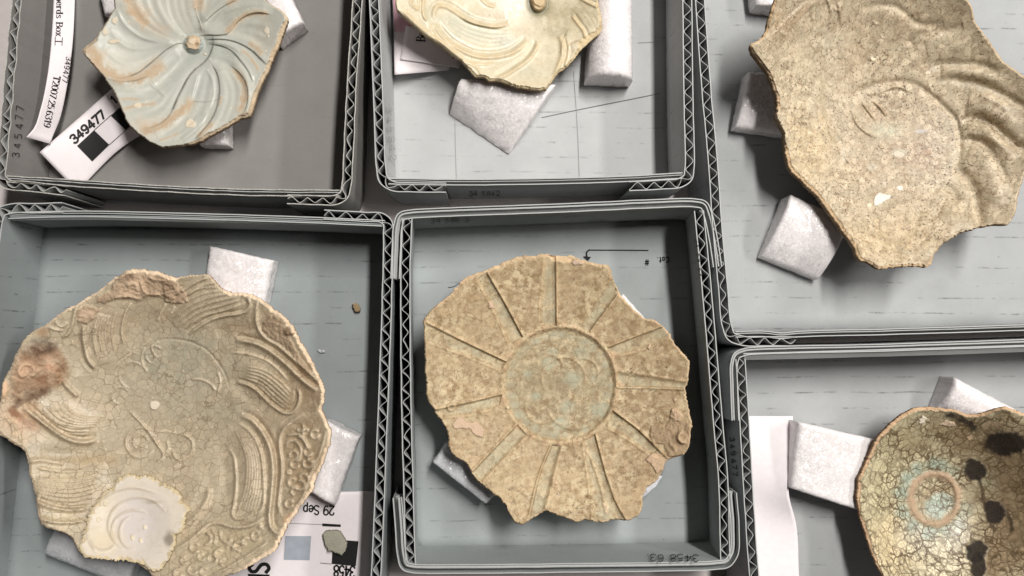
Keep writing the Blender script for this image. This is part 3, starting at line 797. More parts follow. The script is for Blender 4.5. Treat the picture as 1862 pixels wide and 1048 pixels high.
# tray 1
ink('handwriting', text('345477', (35, 286), -83.5, 14, 1.2, xs=1.05, jitter=.09, gap=.55), leaning([(33, -20), (4, 290)], 1, T_BOARD, (7, 0)), 'pen', w1l)
# tray 6
ink('handwriting', text('349477', (1326, 796), 86, 9, 1.2, xs=1.55, jitter=.07, gap=.3), straight([(1351, 722), (1359.5, 865)], -1, T_BOARD), 'pen', w6l)
# a hair on one tray floor and a loose thread beside the foam
ink('loose_fibre', poly_line([(815, 523), (826, 521), (835, 515)], .9), on_z(.02), 'pen', f5)
ink('loose_fibre', poly_line([(490, 476), (488, 492), (483, 508), (480, 521)], 1.6), on_z(.02), 'pen', f4)

# ------------------------------------------------------------------ papers
def sheet(name, rows, mat, parent=None, th=.03, label=None, cat=None, loc=None, nu=14, nv=30):
    """rows: list of (left px, right px, z left, z right) -> curled paper with thickness"""
    L = catmull(np.array([[*r[0], r[2]] for r in rows], float), 6); Rr = catmull(np.array([[*r[1], r[3]] for r in rows], float), 6)
    t = np.linspace(0, 1, nv)
    f = lambda X: np.stack([np.interp(t, np.linspace(0, 1, len(X)), X[:, k]) for k in range(3)], 1)
    L, Rr = f(L), f(Rr)
    u = np.linspace(0, 1, nu)
    G = L[:, None]*(1-u)[None, :, None]+Rr[:, None]*u[None, :, None]
    P = W(G[..., 0].ravel(), G[..., 1].ravel(), G[..., 2].ravel())
    n = nu*nv; V = np.vstack([P, P-np.array([0, 0, th])])
    idx = np.arange(n).reshape(nv, nu)
    F1 = np.stack([idx[:-1, :-1], idx[1:, :-1], idx[1:, 1:], idx[:-1, 1:]], -1).reshape(-1, 4)
    bd = np.concatenate([idx[0, :-1], idx[:-1, -1], idx[-1, :0:-1], idx[:0:-1, 0]])
    F3 = np.stack([bd, np.roll(bd, -1), np.roll(bd, -1)+n, bd+n], 1)
    o = mesh_obj(name, V, np.vstack([F1, F1[:, ::-1]+n, F3]), M[mat], parent, P.mean(0) if loc is None else loc, smooth=True)
    if label: tag(o, label, cat)
    # z of the sheet under a photo point, for the print that lies on it
    gx, gy, gz = G[..., 0].ravel(), G[..., 1].ravel(), G[..., 2].ravel()
    def zf(X):
        out = np.empty(len(X))
        for k, p in enumerate(X):
            d = (gx-p[0])**2+(gy-p[1])**2; q = np.argpartition(d, 14)[:14]; w = np.exp(-d[q]/(d[q].mean()+1))
            A = np.stack([np.ones(14), gx[q]-p[0], gy[q]-p[1]], 1)*w[:, None]; out[k] = np.linalg.lstsq(A, gz[q]*w, rcond=None)[0][0]
        return out
    return o, (lambda X: W(X[:, 0], X[:, 1], zf(X)+.03))
def fill(poly):
    p = np.asarray(poly, float); u, v = np.meshgrid(np.linspace(0, 1, 12), np.linspace(0, 1, 12)); u = u[..., None]; v = v[..., None]
    return ((p[0]*(1-u)+p[1]*u)*(1-v)+(p[3]*(1-u)+p[2]*u)*v, 'grid')

VL = (0, 0, 3.081)
rows = [((98, -70), (136, -70), 2.0, 1.9), ((97.5, -5), (135.7, -5), 1.9, 1.75), ((94, 65), (131.5, 81), 1.9, 1.55), ((86, 140), (121.7, 156), 1.9, 1.25), ((73, 201), (107, 221), 1.95, 1.0), ((61.5, 234), (97, 245), 2.1, 1.1), ((47.7, 249.5), (90.5, 261.5), 2.4, 1.35)]
lab, lm = sheet('paper_label', rows, 'paper', label='long curled white paper label reading Box I lying on the worn dark tray', cat='paper label')
ink('printed_text', text('Sherds Box', (103.4, -15), 91.2, 11.8, 2.2, xs=1.14, nib=.9), lm, 'ink', lab)
ink('handwriting', text('I', (100.5, 67.5), 93, 13, 1.3, xs=2.3)+text('349477', (121, 103), 101, 9.5, 1.0, xs=1.15, jitter=.05, gap=.14), lm, 'pen', lab)
ink('printed_text', text('T2007.25.6319', (98.4, 138), 101.8, 12.2, 2.2, xs=1.0, nib=.9, gap=.05), lm, 'ink', lab)

card_rows = [((213, 153), (287, 227), .55, .35), ((150, 209), (222, 268), .75, .3), ((72, 277), (140, 348), 1.35, .2)]
card, cm_ = sheet('scale_card', card_rows, 'gloss_paper', label='white scale card with bold 349477 and black squares under the blue sherd', cat='scale card')
sq = lambda s: P_(VL, s)
ink('printed_scale', [fill(sq('432,818 527,730 612,812 517,905')), fill(sq('620,648 745,540 830,622 705,730'))]+poly_line(sq('527,730 620,648'), 1.0)+poly_line(sq('612,812 705,730'), 1.0), cm_, 'ink', card)
ink('printed_number', text('349477', (135.5, 262), -41, 15.3, 3.8, xs=1.28, gap=.07), cm_, 'ink', card)
ink('printed_number', text('1', (209, 190), -41, 15, 3.0), cm_, 'ink', card)

pk_rows = [((712, -80), (860, -80), .9, .6), ((714, 0), (862, 0), .8, .5), ((716, 60), (850, 60), .75, .4), ((717.5, 136), (815, 128), .95, .3)]
pk, pm = sheet('paper_slip', pk_rows, 'paper', label='white paper slip with pink top under the cream petal sherd', cat='paper slip')
pz = [((713.5, -80), (858, -80), .95, .65), ((715, 0), (860, 0), .85, .55), ((716.5, 57), (840, 64), .8, .45)]
sheet('pink_panel', pz, 'pink', pk, .02)
sheet('white_window', [((726, -60), (800, -60), .92, .72), ((724, -2), (790, -2), .92, .62), ((723, 22), (780, 30), .88, .57), ((729, 33), (775, 40), .86, .57)], 'paper', pk, .015)
sl, sm_ = sheet('sticker', [((738, 47), (840, 66), .86, .55), ((733, 78), (842, 98), .86, .5), ((728, 108), (836, 124), .94, .42)], 'paper', pk, .02)
ink('printed_text', text('Bo', (772.5, 76.5), -85, 16, 2.6, xs=.82, nib=1.0)+text('.', (824, 108), -60, 26, 5, xs=1), sm_, 'ink', sl)

c4_rows = [((400, 900), (690, 893), .12, .12), ((395, 960), (688, 960), .12, .12), ((392, 1085), (684, 1085), .12, .12)]
c4, c4m = sheet('scale_card', c4_rows, 'gloss_paper', label='white printed card with upside down date under the shell crusted sherd', cat='scale card')
ink('printed_text', text('29 Sep', (608.5, 920.5), 181.5, 16.5, 2.7, xs=.98, gap=.06), c4m, 'ink', c4)
ink('printed_scale', [fill([(586, 952), (619.6, 954), (619.6, 958.5), (586, 957)]), fill([(606, 981), (652, 984.5), (647, 1030), (603, 1025.6)])]+poly_line([(582, 1024), (603, 1026)], 1.0)+poly_line([(470, 950), (586, 954)], .6), c4m, 'ink', c4)
ink('grey_swatch', [fill([(519, 975), (566, 975), (563, 1019), (516, 1018)])], c4m, 'greyprint', c4)
ink('printed_number', text('3458', (646, 1030.5), 183, 20, 3.4, xs=.78, gap=.02), c4m, 'ink', c4)
ink('printed_letters', text('HS', (488, 1066), -88, 36, 6.5, xs=.82), c4m, 'ink', c4)

sheet('paper_strip', [((1357, 757), (1442, 757), .25, .25), ((1361, 860), (1438, 850), .3, .95), ((1363, 895), (1434, 893), .3, 1.15), ((1366, 960), (1448, 955), .25, .45), ((1370, 1048), (1453, 1048), .2, .25), ((1375, 1120), (1458, 1120), .2, .2)], 'paper', nv=50,
      label='blank white paper strip along the left wall of the crackled bowl tray', cat='paper strip')

# ------------------------------------------------------------------ foam supports
FG = 'white foam supports wedged under the sherds'
def foam(label, quad, ht, dome=0.0, axis='u', base=0.02, round_=.22, rough=.03, mat='foam', flare=1.0, tilt=(0, 0, 0, 0)):
    """quad: top corners in photo px (clockwise), ht: height of the top in cm; dome rounds the top like a bent strip"""
    q = np.asarray(quad, float); n = 40
    c = np.stack([W(q[i:i+1, 0], q[i:i+1, 1], ht+tilt[i])[0] for i in range(4)])
    u = np.linspace(0, 1, n); v = np.linspace(0, 1, n); U, Vv = np.meshgrid(u, v)
    def bil(c, U, V): return (c[0]*(1-U)[..., None]+c[1]*U[..., None])*(1-V)[..., None]+(c[3]*(1-U)[..., None]+c[2]*U[..., None])*V[..., None]
    T = bil(c, U, Vv)
    sz = min(np.linalg.norm(c[1]-c[0]), np.linalg.norm(c[3]-c[0]))
    a = {'u': 2*U-1, 'v': 2*Vv-1}.get(axis)
    drop = dome*(np.abs(a)**2.4)
    Lu = (np.linalg.norm(c[1]-c[0])+np.linalg.norm(c[2]-c[3]))/2; Lv = (np.linalg.norm(c[3]-c[0])+np.linalg.norm(c[2]-c[1]))/2
    de = np.minimum(np.minimum(U, 1-U)*Lu, np.minimum(Vv, 1-Vv)*Lv)
    e = np.clip(1-de/round_, 0, 1)
    T[..., 2] -= drop+round_*.55*(1-np.sqrt(np.clip(1-e*e, 0, 1)))
    sd = rng.random()*90
    T[..., 2] += rough*fbm(T[..., 0]*10+sd, T[..., 1]*10, 5, 3, 2)
    rag = rough*(.9*fbm(T[..., 0]*10+sd, T[..., 1]*10+9, 2.5, 3, 3))
    T[..., 0] += rag; T[..., 1] += rough*.9*fbm(T[..., 0]*10+sd+40, T[..., 1]*10, 2.5, 3, 5)
    idx = np.arange(n*n).reshape(n, n)
    F1 = np.stack([idx[:-1, :-1], idx[1:, :-1], idx[1:, 1:], idx[:-1, 1:]], -1).reshape(-1, 4)
    bd = np.concatenate([idx[0, :-1], idx[:-1, -1], idx[-1, :0:-1], idx[:0:-1, 0]])
    P = T.reshape(-1, 3); rings = [P]; ctr = P.mean(0); m = 7; prev = bd; F = [F1]; cnt = n*n
    for k in range(1, m+1):
        ring = P[bd].copy(); f = k/m
        ring[:, 2] = ring[:, 2]*(1-f)+base*f
        ring[:, :2] = ctr[:2]+(ring[:, :2]-ctr[:2])*(1+(flare-1)*f)+(rough*.8*fbm(ring[:, 0]*10+f*9, ring[:, 1]*10+f*31+sd, 2.5, 3, 4))[:, None]*np.array([1, 1])
        rings.append(ring); cur = cnt+np.arange(len(bd)); cnt += len(bd)
        F.append(np.stack([prev, np.roll(prev, -1), np.roll(cur, -1), cur], 1)); prev = cur
    V = np.vstack(rings+[np.array([[ctr[0], ctr[1], base]])])
    F = np.vstack(F+[np.stack([prev[::2], np.roll(prev, -1)[::2], np.roll(prev, -2)[::2], np.full(len(prev)//2, cnt)], 1)])
    o = mesh_obj('foam_support', V, F[:, ::-1], M[mat], None, [ctr[0], ctr[1], base], smooth=True)
    # wind consistently outwards
    return tag(o, label, 'foam block', FG)
foam('bubbly white foam corner at the upper left edge of the blue sherd', [(172, -35), (215, -45), (235, 20), (185, 24)], 1.35, .2)
foam('white foam block at the upper right edge of the blue sherd', [(470, -30), (520, -25), (549, 36), (500, 72)], 1.5, .2)
foam('white foam block under the lower edge of the blue sherd', [(352, 195), (410, 190), (413, 263), (360, 262)], 1.05, .15)
foam('tall rounded white foam roll right of the cream petal sherd', [(1083, -45), (1156, -40), (1157, 137), (1071, 134)], 1.9, .75, 'u', round_=.3)
foam('folded white foam slab below the cream petal sherd', [(838, 137), (1012, 148), (926, 276), (817, 202)], 1.85, .45, 'v', round_=.12, rough=.04, tilt=(.1, .1, -1.25, -1.3))
foam('dim grey foam wedge at the left edge of the big mottled sherd', [(1366, 126), (1440, 130), (1450, 245), (1341, 229)], 1.45, .3, 'v', tilt=(0, 0, -.3, -.3))
foam('square white foam block below left of the big mottled sherd', [(1446, 351), (1552, 400), (1495, 508), (1389, 466)], 1.75, .45, 'v', round_=.15, tilt=(.1, .1, -.7, -.8))
foam('foam scrap at the upper left tip of the big mottled sherd', [(1372, -40), (1430, -40), (1436, 14), (1378, 6)], 1.3, .2)
foam('sparkling white foam block above the shell crusted sherd', [(376, 446), (494, 473), (476, 560), (366, 535)], 1.35, .25, 'u', rough=.04)
foam('white foam strip at the right edge of the shell crusted sherd', [(590, 765), (652, 796), (606, 922), (556, 892)], 1.3, .2, rough=.035)
foam('white foam strip below the left part of the shell crusted sherd', [(100, 958), (250, 1010), (225, 1075), (72, 1012)], 1.15, .3, 'v', mat='foam_shaded', rough=.045)
foam('narrow shade-toned foam strip at lower left of the radial petal sherd', [(812, 805), (920, 885), (884, 918), (787, 842)], 1.55, .1, mat='foam_shaded', rough=.03)
foam('foam edge showing at the upper right of the radial petal sherd', [(1085, 575), (1134, 534), (1174, 578), (1125, 620)], 1.5, .1)
foam('foam corner showing at the lower right of the radial petal sherd', [(1150, 850), (1208, 868), (1196, 884), (1165, 912)], 1.35, .1, mat='foam_shaded')
foam('square white foam block left of the crackled bowl', [(1457, 769), (1600, 802), (1580, 935), (1442, 890)], 1.75, .25, 'u', round_=.16, rough=.03)
foam('white foam wedge above the crackled bowl', [(1747, 688), (1870, 752), (1850, 800), (1712, 745)], 1.7, .35, 'v', tilt=(0, 0, 0, -.5))

# ------------------------------------------------------------------ SHERDS
SG = 'broken celadon sherds in the trays'
# ---- sherd 1: pale blue swirl
V1 = (140, 0, 3.7425)
ol = P_(V1, '33,345 60,385 120,455 180,525 235,600 265,660 300,740 330,810 370,870 430,920 490,965 575,1008 640,1000 720,990 790,980 850,955 940,905 1040,850 1110,805 1180,790 1200,730 1225,640 1260,560 1300,480 1330,400 1370,320 1395,250 1415,190 1435,130 1415,90 1375,60 1300,20 1280,-10 1230,-110 1080,-220 860,-290 620,-280 420,-200 310,-90 250,-10 255,60 200,150 160,215 110,280 50,325')
ctr = (352.5, 82.5)
F = Field(lin(184, 187, 176), dish(ctr, 200, 1.75, 2.75, 1.8))
tan = lin(186, 155, 114); cream = lin(222, 207, 178); dk = lin(88, 74, 58)
for (x, y, rx, ry, cc, s) in [(650, 60, 180, 200, lin(202, 200, 186), .6), (250, 420, 200, 120, lin(204, 200, 184), .55), (420, 880, 160, 110, lin(206, 204, 190), .6), (1150, 100, 240, 120, lin(172, 174, 160), .6),
                               (1280, 240, 90, 140, lin(176, 172, 156), .7), (850, 330, 130, 120, lin(158, 168, 160), .6), (650, 480, 200, 150, lin(176, 182, 174), .5), (1000, 350, 160, 90, lin(170, 177, 168), .6), (860, 560, 100, 160, lin(178, 182, 178), .6)]:
    F.blob(V1, x, y, rx, ry, cc, s, .8)
for p, a, w, sd in [('735,300 690,300 640,320 590,355 540,400 480,450 430,490 380,515 300,535 220,520 130,450', 1.1, 16, 1),
                ('850,225 840,170 820,120 805,70 800,10 805,-80', 1.0, 15, 1), ('835,245 900,238 960,240 1040,215 1080,160 1140,110 1230,85 1330,100', 1.1, 15, 1),
                ('925,250 928,300 915,350 890,400 850,440 805,475 765,520 735,570 710,620 685,670 660,730 630,790 560,850 430,890', 1.2, 17, 1),
                ('870,270 960,265 1050,275 1130,305 1200,350 1250,400 1290,440', 1.1, 14, 1), ('900,300 980,310 1060,350 1120,420 1170,490 1200,570', .9, 13, 1),
                ('920,440 955,500 970,570 972,650 950,750 910,830 850,900 800,950', 1.2, 16, 1), ('330,-40 350,60 400,130 460,180 540,230 620,265 690,300', 1.1, 18, -1),
                ('1040,440 1090,480 1150,560 1165,640 1150,740 1120,790', 1.0, 12, 1), ('610,-60 620,60 650,140 700,210 740,250', .7, 18, -1), ('860,160 930,90 1000,40 1100,-10', .8, 14, 1)]:
    F.step(P_(V1, p), a, w, .12, sd)
SP = [P_(V1, p) for p in ('720,310 640,325 540,400 430,490 300,540 120,450', '690,300 540,230 400,130 350,60 320,-60', '730,240 650,140 620,60 600,-80', '850,225 825,130 805,60 800,-80', '860,200 900,120 1000,40 1120,-40',
      '860,240 960,240 1050,200 1140,110 1330,90', '870,270 1050,272 1200,350 1300,450', '890,300 1030,335 1130,430 1210,590', '920,400 1060,450 1150,560 1165,680 1120,790', '915,420 965,560 960,720 880,860 800,960', '900,380 765,520 700,640 620,800 430,895', '760,380 640,520 500,620 300,660')]
for k in range(len(SP)):
    for q_, p in enumerate(between(SP[k], SP[(k+1) % len(SP)], 5)[1:-1]): F.ridge(p, 6.0, .30+.12*((q_+k) % 2), .25)
for p in ['1000,330 1080,370 1140,430 1180,500 1205,560', '860,290 960,290 1040,310 1110,350', '1000,90 1100,50 1200,32 1290,34', '930,140 1000,80 1090,40', '270,60 300,130 360,200 450,260 560,290', '650,950 720,900 790,840 830,780', '690,965 780,900 850,830 890,765', '720,975 800,915 870,840', '500,570 560,620 600,660', '880,470 920,540 930,640 900,740', '820,520 800,600 780,680', '310,690 400,690 480,690']:
    F.ridge(P_(V1, p), 3.0, .28, .2)
for p, w, s in [('600,430 520,490 430,525 340,535 270,525 200,490 130,440 70,380', 12, .8), ('800,70 830,20 815,-30 810,-90', 12, .85), ('1010,230 1060,180 1110,130 1170,100 1230,88 1310,100', 6.5, .8),
                ('780,660 740,730 690,780 600,840 520,875 420,885', 10.5, .85), ('1050,465 1100,510 1135,570 1140,640 1125,720 1090,775', 7, .85), ('345,-30 380,60 430,120 490,175', 14, .8),
                ('1020,35 1050,15 1100,-10', 6, .8), ('1110,340 1160,370 1200,420 1240,490', 3.5, .7), ('1165,288 1220,325 1265,375', 6, .7), ('930,830 880,880 820,940', 6, .75), ('985,650 970,720', 3.5, .6),
                ('310,745 430,718 545,705', 4, .7), ('290,680 350,672 430,680', 3, .6), ('560,960 640,930 700,900', 3, .6), ('40,345 90,330 160,430', 10, .7), ('1050,845 1110,800 1170,770', 6, .7)]:
    F.stain(P_(V1, p), w*1.7, lin(208, 194, 166), s*.5, .1, 9, .3, 0); F.stain(P_(V1, p), w*.9, tan, s*.9, .12, 9, .2, 0)
for x, y, r in [(560, 200, 90), (430, 80, 90), (520, 450, 80), (450, 850, 80), (120, 380, 80)]:
    F.blob(V1, x, y, r, r*.7, tan, .35, .9, ns=.9)
for p, w, s in [('735,300 690,298 640,320 590,355 540,400 480,450 420,495 370,515', 1.3, .85), ('852,225 840,170 820,120 803,60', 1.3, .8), ('835,245 900,238 960,240 1020,238', 1.4, .85),
                ('925,250 928,300 915,350 890,400 850,440 805,475', 1.2, .7), ('805,475 765,520 735,570 710,620 685,670 655,740', 2.0, .75), ('210,540 300,556 400,548 480,520', 1.2, .6), ('790,690 860,695 940,685 975,668', 1.1, .5), ('1200,350 1250,400 1290,440', 1.5, .6),
                ('960,640 940,760 880,860 810,945', 1.1, .5), ('890,400 950,490 970,570 972,650', 1.0, .45), ('500,540 560,620 600,662', .9, .3)]:
    F.line(P_(V1, p), w, dk, s)
for x, y, rx, ry in [(255, 145, 20, 32), (190, 212, 22, 36), (255, 285, 38, 14), (410, 718, 22, 13), (768, 835, 28, 27), (1285, 215, 22, 30), (872, 368, 9, 9), (1300, 250, 12, 16)]:
    F.blob(V1, x, y, rx, ry, cream, .95, .3, gloss=.1, crk=0, rise=.22, ns=1.0)
F.blob(V1, 797, 305, 66, 60, lin(172, 190, 192), .9, .4, rise=2.6, ns=.1)
F.blob(V1, 795, 296, 52, 44, lin(206, 182, 146), 1., .25, gloss=0, crk=0, rise=.9, ns=.8)
F.blob(V1, 780, 285, 22, 18, lin(226, 208, 178), .8, .5, rise=.5, ns=.8); F.blob(V1, 815, 305, 16, 14, lin(150, 122, 88), .7, .6, rise=-.6, ns=.8)
m1 = glaze_mat('pale_blue_glaze', tuple(tan*.9), (.56, .72, 1.6), .12, tuple(dk), (.69, .75), 8, .5, 1.2, .012, tuple(dk), .10, .0, .03, .36, .35, lite=tuple(lin(206, 204, 190)), lite_s=.25, spec=.35, sat=.85, val=.90, tint=(1.02, .99, .98))
fr = lin(205, 182, 146)
polar('ceramic_sherd', ol, ctr, F, m1, edge_col=fr, side_col=lin(150, 122, 88), thick=.55, floor_z=.05, sd=1,
      edge_w=ew(V1, '1180,790 1225,640 1300,480 1370,320 1435,130', 14, 7.5)+ew(V1, '800,980 940,905 1110,805 1180,790', 14, 5.5)+ew(V1, '40,340 110,280', 10, 5),
      label='pale blue sherd with swirling petals and brown stains around a small knob', cat='sherd', group=SG)

# ---- sherd 2: cream with raised petals
V2 = (700, 0, 3.879)
ol = P_(V2, '70,-60 75,30 85,75 140,130 210,195 300,265 400,335 470,385 545,440 600,500 640,545 690,540 740,570 800,570 850,590 930,615 1040,632 1100,640 1140,630 1180,570 1230,510 1290,470 1340,410 1400,330 1450,290 1510,240 1535,200 1525,120 1505,40 1500,-60 1400,-200 1200,-330 900,-400 600,-380 350,-280 150,-160')
ctr = (975., 10.)
F = Field(lin(228, 212, 176), dish(ctr, 230, 1.6, 3.0, 1.7))
gr = lin(202, 202, 178); be = lin(226, 198, 146)
for x, y, rx, ry, cc, s in [(620, 230, 240, 90, gr, .75), (520, 130, 150, 60, gr, .6), (300, 120, 60, 120, gr, .5), (850, 300, 120, 60, lin(212, 212, 196), .7), (1000, 480, 200, 60, gr, .5), (1100, 400, 110, 120, lin(226, 214, 182), .6), (1060, 90, 110, 80, lin(150, 152, 128), .55),
                             (800, 90, 140, 120, lin(224, 206, 178), .7), (1300, 100, 240, 110, lin(178, 160, 118), .75), (1230, 220, 150, 60, lin(188, 172, 134), .7), (980, 200, 130, 60, lin(210, 190, 156), .6), (900, 60, 160, 60, lin(226, 210, 186), .6), (1350, 320, 80, 70, lin(188, 160, 116), .6), (950, 610, 140, 30, be, .4)]:
    F.blob(V2, x, y, rx, ry, cc, s, .9)
for p, w, a, g, ga in [('275,-30 268,60 278,120 300,150', 3.2, .7, -1, .3), ('200,-10 178,20 205,50 232,66 240,20 228,-20', 2.6, .6, 0, 0), ('345,140 345,90 370,45 420,45 480,75 540,115 620,155 700,180 790,190 870,170', 4.0, .85, 1, .5),
                       ('340,165 390,240 450,300 530,350 620,390 720,405 820,395 900,370 960,330 1010,285', 4.6, 1.1, 1, .7), ('545,440 600,452 650,482 685,535', 2.6, .5, 0, 0),
                       ('1085,295 1050,370 1000,430 930,480 860,525 780,562', 4.0, 1.0, -1, .6), ('1235,250 1252,330 1247,400 1225,460 1195,545', 4.4, 1.0, 1, .6), ('1275,260 1292,330 1285,400 1265,465', 3.0, .6, 0, 0),
                       ('1320,110 1370,180 1400,220 1415,275', 3.0, .7, 1, .5), ('1370,-15 1440,22 1505,55', 3.2, .8, 1, .5), ('670,-20 720,30 775,50', 3.5, .5, 0, 0), ('110,60 200,150 320,250 440,330 560,420', 3.5, .8, -1, .4), ('300,150 340,230 420,320 500,390 580,430 680,455 780,445', 3.0, .5, 0, 0)]:
    F.ridge(P_(V2, p), w, a, .12, be, .75, w*1.1, g, ga)
for p, a, w, sd in [('860,180 790,195 700,185 600,160 520,120', .8, 26, -1), ('1300,200 1250,300 1240,400', .6, 20, 1), ('1410,275 1340,300 1290,330', .5, 14, 1)]:
    F.step(P_(V2, p), a, w, .2, sd)
for p in between(P_(V2, '460,110 600,180 760,220 900,220'), P_(V2, '420,230 560,320 720,370 880,330'), 6): F.ridge(p, 2.2, .05, .3)
for p in between(P_(V2, '1310,60 1380,130 1430,210'), P_(V2, '1400,0 1460,80 1510,170'), 4): F.line(p, 1.0, lin(120, 104, 70), .4)
F.blob(V2, 560, 295, 70, 30, lin(236, 212, 178), .6, .9); F.blob(V2, 1090, 440, 60, 70, lin(232, 214, 178), .6, .9)
F.blob(V2, 1078, 25, 84, 88, lin(96, 102, 74), .95, .55, ns=.15, rise=-.5)
F.blob(V2, 1082, 10, 56, 74, lin(206, 172, 118), 1., .35, rise=3.0, ns=.1); F.blob(V2, 1085, 0, 40, 44, lin(226, 196, 146), .9, .3, rise=.8, ns=.3, gloss=.2)
m2 = glaze_mat('cream_glaze', tuple(lin(190, 164, 120)), (.5, .72, 2.0), .32, tuple(lin(120, 98, 66)), (.66, .72), 9, .5, 1.9, .018, tuple(lin(146, 128, 90)), .32, .12, .05, .27, .35, spec=.32, lite=tuple(lin(238, 226, 196)), lite_s=.35, sat=.86, val=.80)
polar('ceramic_sherd', ol, ctr, F, m2, edge_col=lin(222, 196, 146), side_col=lin(140, 112, 74), thick=.55, floor_z=.05, sd=2,
      edge_w=ew(V2, '600,500 690,545 850,590 1040,632 1140,630', 12, 4.5)+ew(V2, '1180,570 1290,470 1400,330', 12, 5)+ew(V2, '1400,320 1450,275 1520,220', 12, 12)+ew(V2, '1535,200 1525,120 1505,40', 12, 4),
      label='glossy cream sherd with raised swirling petals at the top middle', cat='sherd', group=SG)

# ---- sherd 3: large mottled
V3 = (1360, 0, 3.709); V3b = (1360, 240, 3.709)
ol = np.vstack([P_(V3, '350,-120 190,-30 165,50 150,110 130,180 100,250 55,285 20,300 30,350 80,420 130,480 165,560 190,640 205,710 190,770 215,840 245,900'),
                P_(V3b, '245,50 255,130 275,240 330,300 400,370 470,430 530,510 600,610 660,690 720,780 750,860 820,885 890,925 1000,910 1080,905 1200,915 1235,895 1250,840 1300,770 1380,710 1470,670 1580,640 1690,630 1755,625 1800,560 1820,440 1850,340 1880,250'),
                P_(V3, '1990,1080 2120,950 2130,760 2020,610 1862,515 1800,470 1730,430 1680,360 1620,270 1560,190 1525,130 1515,60 1490,10 1430,-40 1300,-150 1000,-220 600,-200')])
ctr = (1632., 250.)
F = Field(lin(206, 192, 158), dish(ctr, 250, 1.3, 3.5, 1.9))
for x, y, rx, ry, cc, s in [(300, 560, 220, 300, lin(222, 206, 166), .75), (420, 1000, 180, 260, lin(222, 198, 144), .8), (900, 200, 420, 160, lin(190, 172, 136), .6), (1350, 120, 260, 180, lin(186, 170, 132), .6), (1600, 420, 300, 160, lin(188, 172, 132), .6),  # lighter left, darker top right: some slope shading put into the glaze colour
                             (1000, 900, 330, 300, lin(186, 166, 132), .75), (560, 330, 140, 140, lin(206, 200, 172), .6), (930, 880, 120, 60, lin(192, 198, 168), .8), (1200, 1060, 120, 90, lin(180, 148, 112), .7), (700, 1180, 160, 100, lin(206, 182, 140), .6),
                             (1350, 310, 160, 70, lin(212, 202, 166), .7), (1650, 880, 160, 80, lin(200, 186, 150), .5), (1640, 1250, 140, 200, lin(220, 206, 172), .7), (1200, 1500, 340, 200, lin(214, 194, 152), .7), (900, 1620, 300, 150, lin(220, 194, 142), .8), (200, 170, 120, 140, lin(190, 164, 118), .7),
                             (1000, 1280, 300, 120, lin(190, 172, 138), .5), (1560, 640, 220, 80, lin(206, 192, 156), .5)]:
    F.blob(V3, x, y, rx, ry, cc, s, .9)
# F.step(P_(V3, '720,640 760,610 830,580 920,560 1050,548 1120,565 1200,615 1280,680 1350,750 1400,800 1420,870 1430,950 1425,1060 1405,1110 1380,1135'), 1.3, 22, .12, 1)
for p, w, a in [('1430,820 1500,800 1580,808 1650,850 1720,915 1800,975 1920,1030', 10, -2.0), ('1385,1130 1440,1165 1490,1215 1530,1285 1548,1380 1570,1530', 10, -2.0), ('1230,590 1310,556 1400,544 1500,552 1600,580 1700,630 1800,690 1920,760', 9, -1.3),
                ('1195,475 1260,440 1340,428 1420,432 1580,445 1700,490', 8, -1.1), ('1440,945 1510,942 1575,968 1630,1020 1690,1100 1745,1230', 7, -1.2), ('1160,1390 1145,1460 1120,1530 1060,1580 1000,1640 1000,1700 1050,1755', 9, -1.3), ('1050,305 1120,265 1200,240 1300,215 1450,170', 8, -.9),
                ('770,72 850,42 930,36 1000,50 1060,90 1110,140 1200,170 1320,150', 7, -.8), ('1240,1290 1320,1260 1380,1290 1415,1370', 8, -.8), ('700,660 760,610 830,580 920,560 1050,548 1120,565 1200,615 1280,680 1350,750 1400,800 1420,870 1430,950 1425,1060 1390,1130', 6, -1.0)]:
    F.ridge(P_(V3, p), w, a, .15)
for p, w, a in [('1480,700 1600,720 1720,790 1860,890', 20, 1.8), ('1480,880 1600,880 1700,960 1800,1080', 14, 1.6), ('1480,1030 1580,1080 1650,1200 1700,1400', 22, 2.0), ('1300,1420 1400,1480 1430,1560', 24, 1.5), ('1300,490 1440,490 1620,530 1760,590', 18, 1.4), ('1200,330 1350,300 1500,310', 22, 1.0), ('1200,1620 1260,1700', 20, 1.2), ('900,110 1000,130 1080,200', 20, 1.0)]:
    F.ridge(P_(V3, p), w, a, .3)
for p in ['1440,925 1520,905 1600,915 1680,965 1740,1010', '1300,215 1240,235 1100,280', '1560,640 1660,680 1760,740', '1450,870 1540,850 1640,890 1720,960', '1250,590 1330,565 1420,555']:
    F.ridge(P_(V3, p), 7, .8, .25)
for p in between(P_(V3, '150,260 260,140 400,10'), P_(V3, '210,290 320,150 450,20'), 5): F.ridge(p, 2.2, .7, .2, lin(176, 146, 104), .55)
F.ridge(P_(V3, '560,500 525,600 515,700 535,800 575,900 640,1010 670,1120'), 8, -1.0, .3); F.ridge(P_(V3, '500,560 470,700 500,840 560,960'), 12, 1.0, .3); F.ridge(P_(V3, '880,300 820,390 770,470'), 5, -.8, .3); F.ridge(P_(V3, '640,1380 740,1340 840,1290 940,1260'), 10, -1.0, .3); F.blob(V3b, 650, 165, 14, 55, lin(222, 212, 184), .9, .5, -10, mo=.1)
for p in ['520,-10 545,80 535,200', '590,10 612,120 618,200', '830,690 880,740 925,800', '760,700 800,760 850,825', '690,750 720,840 790,910 860,945', '870,650 930,620 1010,602 1080,635', '800,660 860,640', '900,280 850,360 790,440', '440,20 420,90 430,160', '640,1020 650,1080 690,1130']:
    F.ridge(P_(V3, p), 3.2, -.35, .3, lin(168, 142, 106), .2); F.ridge(P_(V3, p)+np.array([2.5, -4.5]), 3.0, .6, .2)
